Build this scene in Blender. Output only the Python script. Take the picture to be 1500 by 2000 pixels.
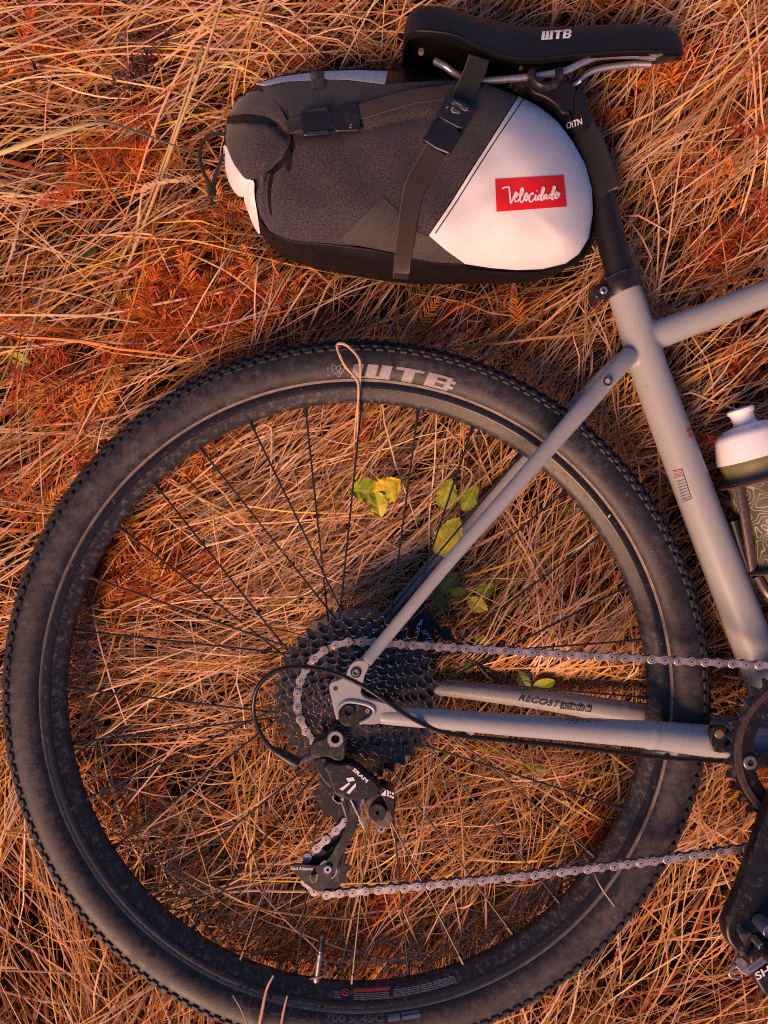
import bpy, bmesh, math, random
import numpy as np
from mathutils import Vector, Matrix
from mathutils.geometry import delaunay_2d_cdt

random.seed(7)
RNG = np.random.default_rng(11)
scene = bpy.context.scene
for o in list(bpy.data.objects):
    bpy.data.objects.remove(o)

# ------------------------------------------------------------------ camera, sky, sun, exposure
CAM_H = 0.75                      # camera height above the middle plane of the bicycle (z = 0)
FOCAL = 1932.6 * CAM_H            # focal length in photograph pixels (about 26 mm equivalent)
cam_data = bpy.data.cameras.new('camera')
cam_data.sensor_fit = 'VERTICAL'
cam_data.sensor_height = 36.0
cam_data.sensor_width = 27.0
cam_data.lens = FOCAL * 36.0 / 2000.0
cam_data.clip_start = 0.01
cam_data.clip_end = 200.0
cam = bpy.data.objects.new('camera', cam_data)
scene.collection.objects.link(cam)
cam.location = (0, 0, CAM_H)
scene.camera = cam

SUN_ELEV, SUN_AZ = math.radians(35), math.radians(240)   # light comes from the lower left of the picture
world = bpy.data.worlds.new('World')
scene.world = world
world.use_nodes = True
wn = world.node_tree
sky = wn.nodes.new('ShaderNodeTexSky')
sky.sky_type = 'NISHITA'
sky.sun_disc = False
sky.sun_elevation = SUN_ELEV
sky.sun_rotation = math.radians(90) - SUN_AZ
sky.ozone_density = 3.0
sky.dust_density = 0.4
bg = wn.nodes['Background']
bg.inputs['Strength'].default_value = 0.07
tint = wn.nodes.new('ShaderNodeMix'); tint.data_type = 'RGBA'; tint.blend_type = 'MULTIPLY'   # evening sky leans to lavender
tint.inputs[0].default_value = 1.0
tint.inputs[7].default_value = (0.94, 0.86, 1.10, 1)
wn.links.new(sky.outputs[0], tint.inputs[6])
wn.links.new(tint.outputs[2], bg.inputs['Color'])

sun_data = bpy.data.lights.new('sun', 'SUN')
sun_data.energy = 4.6
sun_data.angle = math.radians(30)
sun_data.color = (1.0, 0.545, 0.315)
sun = bpy.data.objects.new('sun', sun_data)
scene.collection.objects.link(sun)
sd = Vector((math.cos(SUN_AZ) * math.cos(SUN_ELEV), math.sin(SUN_AZ) * math.cos(SUN_ELEV), math.sin(SUN_ELEV)))
sun.rotation_euler = sd.to_track_quat('Z', 'Y').to_euler()
sun.location = sd * 5

scene.view_settings.view_transform = 'Standard'
scene.view_settings.look = 'None'
scene.view_settings.exposure = 0.45
scene.view_settings.gamma = 1.0
scene.render.engine = 'CYCLES'
scene.cycles.use_denoising = False
scene.cycles.filter_width = 1.1
scene.cycles.max_bounces = 4
scene.cycles.diffuse_bounces = 3
scene.cycles.glossy_bounces = 2
scene.cycles.use_adaptive_sampling = True
scene.cycles.adaptive_threshold = 0.03

# ------------------------------------------------------------------ helpers
def S(z):
    return FOCAL / (CAM_H - z)          # pixels of the photograph per metre at height z

def W(px, py, z=0.0):
    s = S(z)
    return Vector(((px - 750.0) / s, -(py - 1000.0) / s, z))

def WA(P, z):
    P = np.asarray(P, float); z = np.broadcast_to(np.asarray(z, float), P.shape[:1])
    s = FOCAL / (CAM_H - z)
    return np.stack([(P[:, 0] - 750) / s, -(P[:, 1] - 1000) / s, z], 1)

COL = scene.collection
WLOC = {}

def thing(name, loc, label=None, category=None, group=None, parent=None):
    o = bpy.data.objects.new(name, None)
    o.empty_display_size = 0.02
    COL.objects.link(o)
    loc = Vector(loc)
    WLOC[o.name] = loc
    if parent is not None:
        o.parent = parent
        o.location = loc - WLOC[parent.name]
    else:
        o.location = loc
    if label: o['label'] = label
    if category: o['category'] = category
    if group: o['group'] = group
    return o

def put(o, loc, parent):
    loc = Vector(loc)
    WLOC[o.name] = loc
    if parent is not None:
        o.parent = parent
        o.location = loc - WLOC[parent.name]
    else:
        o.location = loc

def mk(name, verts, faces, mat, parent=None, smooth=35, bevel=0, label=None, category=None, kind=None, origin=None, bseg=2):
    V = np.asarray([tuple(v) for v in verts], float) if not isinstance(verts, np.ndarray) else verts
    c = (V.min(0) + V.max(0)) / 2 if origin is None else np.asarray(origin, float)
    me = bpy.data.meshes.new(name)
    me.from_pydata((V - c).tolist(), [], faces)
    bm = bmesh.new(); bm.from_mesh(me)
    bmesh.ops.remove_doubles(bm, verts=bm.verts, dist=1e-7)
    bmesh.ops.recalc_face_normals(bm, faces=bm.faces)
    bm.to_mesh(me); bm.free()
    if mat is not None: me.materials.append(mat)
    if smooth is not None:
        me.shade_smooth()
        me.set_sharp_from_angle(angle=math.radians(smooth))
    o = bpy.data.objects.new(name, me)
    COL.objects.link(o)
    put(o, c, parent)
    if bevel:
        m = o.modifiers.new('b', 'BEVEL'); m.width = bevel; m.segments = bseg; m.limit_method = 'ANGLE'; m.angle_limit = math.radians(40)
        m.use_clamp_overlap = True
    if label: o['label'] = label
    if category: o['category'] = category
    if kind: o['kind'] = kind
    return o

def inst(name, mesh, mw, parent):
    o = bpy.data.objects.new(name, mesh)
    COL.objects.link(o)
    put(o, mw.translation, parent)
    o.rotation_euler = mw.to_euler()
    return o

def catmull(P, n=8, closed=False):
    P = [np.asarray(p, float) for p in P]
    out = []
    m = len(P)
    rng = range(m if closed else m - 1)
    for i in rng:
        if closed:
            p0, p1, p2, p3 = P[(i - 1) % m], P[i], P[(i + 1) % m], P[(i + 2) % m]
        else:
            p1, p2 = P[i], P[i + 1]
            p0 = P[i - 1] if i > 0 else 2 * p1 - p2
            p3 = P[i + 2] if i + 2 < m else 2 * p2 - p1
        for k in range(n):
            t = k / n
            out.append(0.5 * ((2 * p1) + (-p0 + p2) * t + (2 * p0 - 5 * p1 + 4 * p2 - p3) * t * t + (-p0 + 3 * p1 - 3 * p2 + p3) * t ** 3))
    if not closed: out.append(P[-1])
    return np.array(out)

def chaikin(P, it=2):
    P = np.asarray(P, float)
    for _ in range(it):
        Q = np.roll(P, -1, 0)
        P = np.stack([.75 * P + .25 * Q, .25 * P + .75 * Q], 1).reshape(-1, 2)
    return P

def tube_geo(P, R, seg=12, caps=True, flat=None, up=(0, 0, 1)):
    """swept tube: P (n,3), R (n,), flat = (along-normal, along-z) scale."""
    P = np.asarray(P, float); n = len(P)
    R = np.broadcast_to(np.asarray(R, float), (n,))
    T = np.gradient(P, axis=0); T /= np.linalg.norm(T, axis=1)[:, None] + 1e-12
    u = np.asarray(up, float)
    V = []; F = []
    for i in range(n):
        a = np.cross(u, T[i])
        if np.linalg.norm(a) < 0.15: a = np.cross((0.3, 1, 0.1), T[i])
        a /= np.linalg.norm(a); b = np.cross(T[i], a)
        fa, fb = flat if flat else (1, 1)
        for k in range(seg):
            t = 2 * math.pi * k / seg
            V.append(P[i] + R[i] * (fa * math.cos(t) * a + fb * math.sin(t) * b))
    for i in range(n - 1):
        for k in range(seg):
            k2 = (k + 1) % seg
            F.append((i * seg + k, i * seg + k2, (i + 1) * seg + k2, (i + 1) * seg + k))
    if caps:
        F.append(tuple(range(seg))[::-1]); F.append(tuple((n - 1) * seg + k for k in range(seg)))
    return V, F

def tube_px(pts, n=8, seg=14, **kw):
    """pts: (px, py, z, width in photo pixels) -> smooth tube"""
    C = catmull(pts, n)
    P = WA(C[:, :2], C[:, 2]); R = C[:, 3] / 2 / (FOCAL / (CAM_H - C[:, 2]))
    return tube_geo(P, R, seg, **kw)

def join(*geos):
    V = []; F = []
    for v, f in geos:
        b = len(V); V += [tuple(x) for x in v]; F += [tuple(i + b for i in q) for q in f]
    return V, F

def lathe_geo(prof, c, N=128, closed=False, axis=None, a0=0, a1=2 * math.pi):
    """revolve (r, z) about a vertical axis through c, or about axis=(origin, dir)"""
    if axis is None:
        O = Vector((c[0], c[1], c[2] if len(c) > 2 else 0)); D = Vector((0, 0, 1)); A = Vector((1, 0, 0)); B = Vector((0, 1, 0))
    else:
        O, D = Vector(axis[0]), Vector(axis[1]).normalized()
        A = D.cross(Vector((0, 0, 1)));
        if A.length < .1: A = D.cross(Vector((1, 0, 0)))
        A.normalize(); B = D.cross(A)
    full = abs(a1 - a0 - 2 * math.pi) < 1e-6
    M = N if full else N + 1
    V = []; F = []; m = len(prof)
    for i in range(M):
        t = a0 + (a1 - a0) * i / N
        d = A * math.cos(t) + B * math.sin(t)
        for r, z in prof: V.append(O + d * r + D * z)
    for i in range(N):
        j = (i + 1) % M
        for k in range(m if closed else m - 1):
            l = (k + 1) % m
            F.append((i * m + k, j * m + k, j * m + l, i * m + l))
    return V, F

def cyl_px(px, py, r, z0, z1, seg=24, chamfer=0.0006, hole=None):
    """upright cylinder, radius in photo pixels at z1"""
    c = W(px, py, z1); R = r / S(z1)
    if hole:
        h = hole / S(z1)
        prof = [(R, z0), (R, z1 - chamfer), (R - chamfer, z1), (h, z1), (h, z0 + 0.0005), (0, z0 + 0.0005)]
    else:
        prof = [(R, z0), (R, z1 - chamfer), (R - chamfer, z1), (0, z1)]
    return lathe_geo([(a, b) for a, b in prof], (c.x, c.y, 0), seg)

def resample(P, step, closed=True):
    P = np.asarray(P, float)
    if closed: P = np.vstack([P, P[:1]])
    out = []
    for a, b in zip(P[:-1], P[1:]):
        n = max(1, int(round(np.linalg.norm(b - a) / step)))
        for k in range(n): out.append(a + (b - a) * k / n)
    if not closed: out.append(P[-1])
    return np.array(out)

def in_poly(P, poly):
    x, y = P[:, 0], P[:, 1]; inside = np.zeros(len(P), bool)
    a = poly; b = np.roll(poly, -1, 0)
    for (x0, y0), (x1, y1) in zip(a, b):
        c = ((y0 > y) != (y1 > y))
        with np.errstate(divide='ignore', invalid='ignore'):
            c &= x < (x1 - x0) * (y - y0) / (y1 - y0) + x0
        inside ^= c
    return inside

def dist_poly(P, poly):
    a = poly; b = np.roll(poly, -1, 0); d = np.full(len(P), 1e9)
    for p, q in zip(a, b):
        v = q - p; L = (v @ v) + 1e-12
        t = np.clip(((P - p) @ v) / L, 0, 1)
        d = np.minimum(d, np.linalg.norm(P - p - t[:, None] * v, axis=1))
    return d

def patch_geo(poly, zf, step=10, skirt=0.002, holes=(), closed_bottom=False):
    """triangulated sheet over a photo-pixel polygon at height zf(P), with walls going down by skirt"""
    poly = resample(np.asarray(poly, float), step)
    loops = [poly] + [resample(np.asarray(h, float), step) for h in holes]
    pts = np.vstack(loops); edges = []; b = 0; bounds = []
    for L in loops:
        n = len(L); edges += [(b + i, b + (i + 1) % n) for i in range(n)]; bounds.append((b, n)); b += n
    lo, hi = poly.min(0), poly.max(0)
    gx, gy = np.meshgrid(np.arange(lo[0], hi[0], step), np.arange(lo[1], hi[1], step))
    gx = gx + (np.arange(gx.shape[0]) % 2)[:, None] * step / 2
    G = np.stack([gx.ravel(), gy.ravel()], 1)
    if len(G):
        G = G[in_poly(G, poly)]
        for h in loops[1:]: G = G[~in_poly(G, h)] if len(G) else G
        for L in loops:
            if len(G): G = G[dist_poly(G, L) > step * .55]
        if len(G): pts = np.vstack([pts, G])
    vo, eo, fo, ov, oe, of = delaunay_2d_cdt([Vector(p) for p in pts], edges, [], 2 if holes else 1, 1e-5)
    P = np.array([tuple(v) for v in vo])
    z = zf(P) if callable(zf) else np.full(len(P), float(zf))
    top = WA(P, z)
    V = [tuple(v) for v in top]; F = [tuple(f) for f in fo]
    if skirt:
        idx = {}
        for new, olds in enumerate(ov):
            for q in olds: idx[q] = new
        nb = len(V)
        bot = top.copy(); bot[:, 2] -= skirt
        V += [tuple(v) for v in bot]
        for s, n in bounds:
            for i in range(n):
                a, c = idx.get(s + i), idx.get(s + (i + 1) % n)
                if a is None or c is None or a == c: continue
                F.append((a, c, c + nb, a + nb))
        if closed_bottom: F += [tuple(i + nb for i in f)[::-1] for f in fo]
    return V, F

def plate(name, poly, z, th, mat, parent, holes=(), bevel=0.0006, smooth_it=0, step=8, **kw):
    if smooth_it: poly = chaikin(poly, smooth_it)
    V, F = patch_geo(poly, z, step, th, holes, True)
    return mk(name, V, F, mat, parent, bevel=bevel, **kw)

def circle_px(cx, cy, r, n=20):
    return [(cx + r * math.cos(2 * math.pi * k / n), cy + r * math.sin(2 * math.pi * k / n)) for k in range(n)]

def text_polys(body, shear=0.0, bold=0.0):
    cu = bpy.data.curves.new('t', 'FONT'); cu.body = body; cu.shear = shear; cu.offset = bold; cu.resolution_u = 3
    ob = bpy.data.objects.new('t', cu); COL.objects.link(ob)
    me = bpy.data.meshes.new_from_object(ob)
    V = np.array([v.co[:2] for v in me.vertices]); F = [tuple(p.vertices) for p in me.polygons]
    bpy.data.objects.remove(ob); bpy.data.curves.remove(cu); bpy.data.meshes.remove(me)
    lo, hi = V.min(0), V.max(0)
    V = (V - lo) / (hi - lo)
    return V, F

def lettering(name, body, to_px, zf, mat, parent, shear=0.0, bold=0.0, geo=None):
    """to_px maps unit-square coordinates (u right, v up) to photo pixels"""
    V, F = geo if geo else text_polys(body, shear, bold)
    P = np.array([to_px(u, v) for u, v in V], float)
    z = zf(P) if callable(zf) else np.full(len(P), float(zf))
    X = WA(P, z)
    return mk(name, X, F, mat, parent, smooth=None)

def quad_map(p00, p10, p01):
    a, b, c = (np.asarray(q, float) for q in (p00, p10, p01))
    return lambda u, v: a + u * (b - a) + v * (c - a)

def polys_geo(polys):
    V = []; F = []
    for p in polys:
        b = len(V); V += list(p); F.append(tuple(range(b, b + len(p))))
    return np.array(V, float), F

# blocky three letter mark: every letter in quads so that it can follow a curved surface
def wtb_geo(slant=0.0):
    R = []
    def q(x0, y0, x1, y1): R.append([(x0, y0), (x1, y0), (x1, y1), (x0, y1)])
    q(0, .0, .38, .16)                                  # W: foot and three uprights
    for x in (0, .135, .27): q(x, .16, x + .10, 1)
    q(.41, .8, .68, 1); q(.495, 0, .60, .8)              # T
    q(.72, 0, .82, 1); q(.82, 0, .96, .18); q(.82, .41, .96, .59); q(.82, .82, .96, 1); q(.91, .18, 1, .41); q(.91, .59, 1, .82)
    V, F = polys_geo(R)
    V[:, 0] += slant * V[:, 1]
    return V, F

# ------------------------------------------------------------------ materials
class NT:
    def __init__(s, name):
        s.m = bpy.data.materials.new(name); s.m.use_nodes = True; s.t = s.m.node_tree; s.b = s.t.nodes['Principled BSDF']
    def n(s, typ, **kw):
        x = s.t.nodes.new(typ)
        for k, v in kw.items():
            if k.startswith('i_'): x.inputs[k[2:].replace('_', ' ')].default_value = v
            else: setattr(x, k, v)
        return x
    def l(s, a, b): s.t.links.new(a, b)
    def coord(s): return s.n('ShaderNodeTexCoord').outputs['Object']
    def noise(s, scale, detail=4, rough=.6, vec=None):
        x = s.n('ShaderNodeTexNoise'); x.inputs['Scale'].default_value = scale; x.inputs['Detail'].default_value = detail; x.inputs['Roughness'].default_value = rough
        s.l(vec if vec is not None else s.coord(), x.inputs['Vector']); return x.outputs[0]
    def ramp(s, fac, stops):
        x = s.n('ShaderNodeValToRGB')
        e = x.color_ramp.elements
        while len(e) < len(stops): e.new(.5)
        for i, (p, c) in enumerate(stops):
            e[i].position = p; e[i].color = (*c, 1) if not isinstance(c, (int, float)) else (c, c, c, 1)
        s.l(fac, x.inputs[0]); return x.outputs[0]
    def mix(s, fac, a, b):
        x = s.n('ShaderNodeMix', data_type='RGBA')
        for sock, v in ((x.inputs[0], fac), (x.inputs[6], a), (x.inputs[7], b)):
            if isinstance(v, (int, float)): sock.default_value = v
            elif isinstance(v, tuple): sock.default_value = (*v, 1)
            else: s.l(v, sock)
        return x.outputs[2]
    def bump(s, h, strength, dist=.001):
        x = s.n('ShaderNodeBump'); x.inputs['Strength'].default_value = strength; x.inputs['Distance'].default_value = dist
        s.l(h, x.inputs['Height']); s.l(x.outputs[0], s.b.inputs['Normal'])
    def set(s, rough=None, metal=None, spec=None, color=None, sheen=None, coat=None):
        for k, v in (('Roughness', rough), ('Metallic', metal), ('Specular IOR Level', spec), ('Base Color', color), ('Sheen Weight', sheen), ('Coat Weight', coat)):
            if v is None: continue
            if isinstance(v, tuple): s.b.inputs[k].default_value = (*v, 1)
            elif isinstance(v, (int, float)): s.b.inputs[k].default_value = v
            else: s.l(v, s.b.inputs[k])
        return s

def simple(name, col, rough=.5, metal=0., spec=.5, vary=.25, vs=120, bump=.15, bs=500, dust=None, dt=(.5, .72), ds=60, world=False):
    m = NT(name)
    if world:      # pieces that share one mesh: let the wear differ from piece to piece
        pos = m.n('ShaderNodeNewGeometry').outputs['Position']; m.coord = lambda: pos
    n = m.noise(vs, 5)
    lo = tuple(c * (1 - vary) for c in col); hi = tuple(min(1, c * (1 + vary)) for c in col)
    c = m.ramp(n, [(.3, lo), (.7, hi)])
    r = rough
    if dust:
        d = m.ramp(m.noise(ds, 8, .7), [(dt[0], 0.), (dt[1], 1.)])
        c = m.mix(d, c, dust)
        r = m.ramp(d, [(0, rough), (1, .9)])
    m.set(rough=r, metal=metal, spec=spec, color=c)
    if bump: m.bump(m.noise(bs, 3), bump, .0004)
    return m.m

# ---- paint of the frame: warm grey satin with a fine metallic grain, chips along the chain stay
def frame_paint():
    m = NT('frame_paint')
    co = m.coord()
    g = m.noise(2600, 2, .7, co)
    c = m.ramp(g, [(.3, (.245, .252, .252)), (.7, (.375, .382, .378))])
    big = m.noise(14, 4, .5, co)
    c = m.mix(m.ramp(big, [(.42, 0.), (.75, .4)]), c, (.31, .29, .26))
    chips = m.ramp(m.noise(420, 4, .8, co), [(.66, 0.), (.69, 1.)])
    zone = m.ramp(m.noise(26, 3, .5, co), [(.50, 0.), (.58, 1.)])
    mul = m.n('ShaderNodeMath', operation='MULTIPLY'); m.l(chips, mul.inputs[0]); m.l(zone, mul.inputs[1])
    c = m.mix(mul.outputs[0], c, (.05, .045, .045))
    sep = m.n('ShaderNodeSeparateXYZ'); m.l(co, sep.inputs[0])
    A, B = W(985, 1397, .07), W(1268, 1411, .05); C0 = W(697, 1352, 0)
    sl = (B.y - A.y) / (B.x - A.x)
    def mt(op, a, b=0.0):
        x = m.n('ShaderNodeMath', operation=op)
        for i, v in enumerate((a, b)):
            if isinstance(v, (int, float)): x.inputs[i].default_value = v
            else: m.l(v, x.inputs[i])
        return x.outputs[0]
    dy = mt('SUBTRACT', mt('SUBTRACT', sep.outputs['Y'], A.y - C0.y), mt('MULTIPLY', mt('SUBTRACT', sep.outputs['X'], A.x - C0.x), sl))
    band = mt('SUBTRACT', 1.0, mt('MULTIPLY', mt('ABSOLUTE', dy), 150.0))
    xw = mt('SUBTRACT', 1.0, mt('ABSOLUTE', mt('MULTIPLY', mt('SUBTRACT', sep.outputs['X'], (A.x + B.x) / 2 - C0.x), 2.2 / (B.x - A.x))))
    top = mt('GREATER_THAN', sep.outputs['Z'], 0.0)
    zone2 = mt('MULTIPLY', mt('MULTIPLY', mt('MAXIMUM', band, 0.0), mt('MAXIMUM', xw, 0.0)), top)
    n2 = m.noise(520, 5, .8, co)
    hit = mt('GREATER_THAN', mt('ADD', n2, mt('MULTIPLY', zone2, .32)), .68)
    c = m.mix(mt('MULTIPLY', hit, mt('GREATER_THAN', zone2, .02)), c, (.06, .055, .055))
    splash = m.ramp(m.noise(300, 5, .8, co), [(.62, 0.), (.66, .75)])
    c = m.mix(mt('MULTIPLY', splash, zone), c, (.17, .125, .09))
    m.set(rough=.38, spec=.45, color=c)
    m.bump(g, .12, .0003)
    return m.m

def rubber(name, base, dustcol, t0, t1, ns):
    m = NT(name)
    co = m.coord()
    d1 = m.ramp(m.noise(ns, 9, .74, co), [(t0, 0.), (t1, 1.)])
    d2 = m.ramp(m.noise(13, 5, .65, co), [(.38, .14), (.60, 1.)])
    mul = m.n('ShaderNodeMath', operation='MULTIPLY'); m.l(d1, mul.inputs[0]); m.l(d2, mul.inputs[1])
    fine = m.ramp(m.noise(700, 3, .7, co), [(.3, tuple(c * .6 for c in base)), (.7, tuple(c * 1.5 for c in base))])
    c = m.mix(mul.outputs[0], fine, dustcol)
    # dried splashes and scuffs with hard edges
    spk = m.ramp(m.noise(190, 6, .8, co), [(.60, 0.), (.66, .7)])
    where = m.ramp(m.noise(22, 4, .6, co), [(.50, 0.), (.57, 1.)])
    mu2 = m.n('ShaderNodeMath', operation='MULTIPLY'); m.l(spk, mu2.inputs[0]); m.l(where, mu2.inputs[1])
    c = m.mix(mu2.outputs[0], c, tuple(min(1, x * 1.9) for x in dustcol))
    m.set(rough=m.ramp(mul.outputs[0], [(0, .46), (1, .85)]), spec=.42, color=c)
    m.bump(m.noise(450, 5, .75, co), .45, .0006)
    return m.m

def canvas(name, lo, hi, sc=1500, rough=.9, bump=.5, sheen=.2):
    m = NT(name)
    co = m.coord()
    n = m.noise(sc, 1.5, .5, co)
    sc2 = m.n('ShaderNodeMath', operation='MULTIPLY'); m.l(n, sc2.inputs[0]); sc2.inputs[1].default_value = 1.0
    c = m.ramp(n, [(.36, lo), (.64, hi)])
    stain = m.ramp(m.noise(22, 6, .65, co), [(.4, 0.), (.75, .4)])
    c = m.mix(stain, c, tuple(x * .8 for x in lo))
    m.set(rough=rough, spec=.2, color=c, sheen=sheen)
    m.bump(sc2.outputs[0], bump, .0006)
    return m.m

M_FRAME = frame_paint()
M_TYRE = rubber('tyre_rubber', (.015, .0135, .0150), (.098, .082, .080), .40, .72, 120)
M_KNOB = rubber('tread_rubber', (.016, .014, .0145), (.09, .070, .062), .40, .80, 90)
M_RIM = simple('rim_black', (.010, .009, .011), .28, 0, .45, .3, 500, .1, 600, dust=(.12, .095, .085), dt=(.58, .80), ds=190)
M_RIMBED = simple('rim_dusty', (.022, .019, .0195), .42, 0, .4, .35, 300, .2, 600, dust=(.15, .12, .105), dt=(.50, .74), ds=170)
M_BEAD = simple('bead_line', (.20, .155, .12), .7, 0, .3, .3, 90, .1, 500)
M_SPOKE = simple('spoke_black', (.018, .017, .018), .35, 0, .5, .3, 300, 0)
M_BLACK = simple('black_alloy', (.011, .010, .012), .36, 0, .4, .35, 180, .1, 900, dust=(.14, .11, .095), dt=(.55, .80), ds=130)
M_DERAIL = simple('dusty_black', (.012, .0105, .011), .40, 0, .4, .35, 180, .15, 900, dust=(.12, .09, .075), dt=(.52, .78), ds=130)
M_BROWN = simple('muddy_alloy', (.085, .062, .048), .6, 0, .4, .4, 200, .25, 700, dust=(.24, .16, .11), dt=(.45, .70), ds=150)
M_COG = simple('cassette_steel', (.085, .070, .064), .30, .9, .5, .5, 220, 0, 700, dust=(.012, .009, .008), dt=(.52, .66), ds=150)
M_CHAIN = simple('chain_steel', (.46, .41, .41), .38, .6, .5, .3, 160, .1, 1500, dust=(.075, .055, .045), dt=(.52, .70), ds=230, world=True)
M_CHAIN_IN = simple('chain_inner_steel', (.27, .235, .23), .44, .6, .5, .35, 160, .1, 1500, dust=(.05, .037, .03), dt=(.46, .66), ds=230, world=True)
M_PINHOLE = simple('pin_dimple', (.035, .03, .03), .6, .2, .4, .2, 500, 0)
M_SILVER = simple('bright_steel', (.56, .53, .53), .28, .85, .5, .2, 300, .1, 900)
M_DULL = simple('grey_steel', (.30, .28, .285), .42, .8, .5, .25, 300, .15, 900, dust=(.17, .12, .10), dt=(.55, .8), ds=160)
M_BRASS = simple('brass_ferrule', (.38, .23, .10), .4, .7, .5, .2, 300, .1, 900)
M_HOUSING = simple('cable_housing', (.007, .0065, .007), .32, 0, .4, .2, 300, 0)
M_VINYL = simple('saddle_vinyl', (.0085, .0080, .0105), .50, 0, .28, .3, 900, .35, 1800)
M_SHELL = simple('saddle_shell', (.006, .006, .0065), .55, 0, .25, .3, 400, .1, 900)
M_POST = simple('seatpost_black', (.010, .009, .012), .42, 0, .35, .3, 400, .12, 1400)
M_CANVAS = canvas('charcoal_canvas', (.011, .0095, .011), (.072, .061, .066), 1000, .9, .5, .15)
M_CANVAS_W = canvas('white_canvas', (.60, .59, .59), (.71, .70, .695), 1100, .85, .25, .1)
M_PATCH = canvas('rubberised_grey', (.040, .035, .032), (.064, .057, .053), 700, .75, .15, .1)
M_BAGBLACK = simple('black_coated_fabric', (.007, .006, .0065), .5, 0, .25, .35, 160, .3, 700)
M_WEB = canvas('brown_black_webbing', (.014, .009, .009), (.052, .034, .031), 2200, .8, .6, .2)
M_WEBK = canvas('black_webbing', (.006, .005, .0055), (.020, .017, .018), 2200, .8, .5, .2)
M_BUCKLE = simple('buckle_plastic', (.010, .010, .014), .36, 0, .45, .2, 300, .1, 900)
M_RED = simple('red_label', (.62, .010, .018), .7, 0, .3, .12, 900, .2, 2000)
M_PRINT = simple('white_print', (.72, .71, .72), .6, 0, .4, .06, 300, 0)
M_PRINTG = simple('grey_print', (.27, .24, .245), .6, 0, .4, .22, 240, .1, 900)
M_EMBOSS = simple('embossed_rubber', (.062, .058, .068), .4, 0, .5, .2, 240, 0)
M_REDPRINT = simple('red_print', (.55, .05, .035), .6, 0, .4, .1, 300, 0)
M_INK = simple('black_ink', (.03, .03, .03), .6, 0, .4, .1, 300, 0)
M_BOTTLE_W = simple('bottle_white_plastic', (.80, .79, .80), .42, 0, .5, .04, 200, .06, 700)
M_CAGE = simple('cage_brown_metal', (.13, .095, .08), .38, .6, .5, .3, 200, .1, 700)

# bottle: smoky olive plastic; below, a print of white height lines
def bottle_mat(lines):
    m = NT('bottle_print' if lines else 'bottle_olive')
    co = m.coord()
    c = m.ramp(m.noise(30, 3, .5, co), [(.3, (.050, .046, .020)), (.7, (.095, .088, .042))] if lines else [(.3, (.13, .115, .055)), (.7, (.19, .17, .09))])
    if lines:
        n = m.noise(38, 1.6, .45, co)
        mu = m.n('ShaderNodeMath', operation='MULTIPLY'); m.l(n, mu.inputs[0]); mu.inputs[1].default_value = 17
        fr = m.n('ShaderNodeMath', operation='PINGPONG'); m.l(mu.outputs[0], fr.inputs[0]); fr.inputs[1].default_value = .5
        k = m.ramp(fr.outputs[0], [(.07, 1.), (.13, 0.)])
        c = m.mix(k, c, (.27, .265, .24))
    m.set(rough=.4, spec=.5, color=c)
    m.set(spec=.3)
    return m.m
M_OLIVE = bottle_mat(False); M_TOPO = bottle_mat(True)

def leaf_mat(name, a, b, vein):
    m = NT(name)
    co = m.coord()
    c = m.ramp(m.noise(55, 4, .6, co), [(.38, a), (.62, b)])
    at = m.n('ShaderNodeAttribute', attribute_name='vein')
    c = m.mix(at.outputs['Fac'], c, vein)
    m.set(rough=.55, spec=.4, color=c)
    m.bump(at.outputs['Fac'], .6, -.0008)
    return m.m
M_LEAF = leaf_mat('leaf_green', (.20, .29, .012), (.40, .44, .018), (.52, .52, .05))
M_LEAF_Y = leaf_mat('leaf_yellow', (.66, .42, .012), (.62, .56, .018), (.58, .50, .06))
M_LEAF_M = leaf_mat('leaf_turning', (.28, .34, .012), (.60, .48, .018), (.50, .46, .07))
M_LEAF_D = leaf_mat('leaf_dark', (.05, .08, .010), (.13, .17, .02), (.18, .20, .04))

def straw_mat(name):
    m = NT(name)
    at = m.n('ShaderNodeAttribute', attribute_name='tint')
    n = m.noise(260, 3, .6)
    v = m.ramp(n, [(.25, .72), (.75, 1.0)])
    mx = m.n('ShaderNodeMix', data_type='RGBA', blend_type='MULTIPLY'); mx.inputs[0].default_value = 1
    m.l(at.outputs['Color'], mx.inputs[6]); m.l(v, mx.inputs[7])
    m.set(rough=.75, spec=.12, color=mx.outputs[2])
    return m.m
M_STRAW = straw_mat('dry_straw')
def soil_mat():
    m = NT('soil_and_thatch')
    co = m.n('ShaderNodeTexCoord').outputs['Object']
    c = m.ramp(m.noise(60, 8, .7, co), [(.3, (.010, .005, .003)), (.55, (.026, .011, .006)), (.8, (.07, .030, .014))])
    m.set(rough=.95, spec=.1, color=c)
    m.bump(m.noise(90, 6, .7, co), .8, .01)
    return m.m
M_SOIL = soil_mat()

# ------------------------------------------------------------------ ground
GZ = -0.135
def ground():
    n = 60; half = 60.0
    xs = np.sign(np.linspace(-1, 1, n)) * np.abs(np.linspace(-1, 1, n)) ** 4 * half
    V = []; F = []
    for j, y in enumerate(xs):
        for i, x in enumerate(xs):
            V.append((x, y, GZ + .008 * math.sin(x * 7.1 + 1) * math.cos(y * 6.3) + .02 * math.sin(x * .7) * math.sin(y * .9)))
    for j in range(n - 1):
        for i in range(n - 1): F.append((j * n + i, j * n + i + 1, (j + 1) * n + i + 1, (j + 1) * n + i))
    mk('ground', V, F, M_SOIL, kind='structure', label='dark soil and thatch under the dry grass', origin=(0, 0, 0))
ground()

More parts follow.
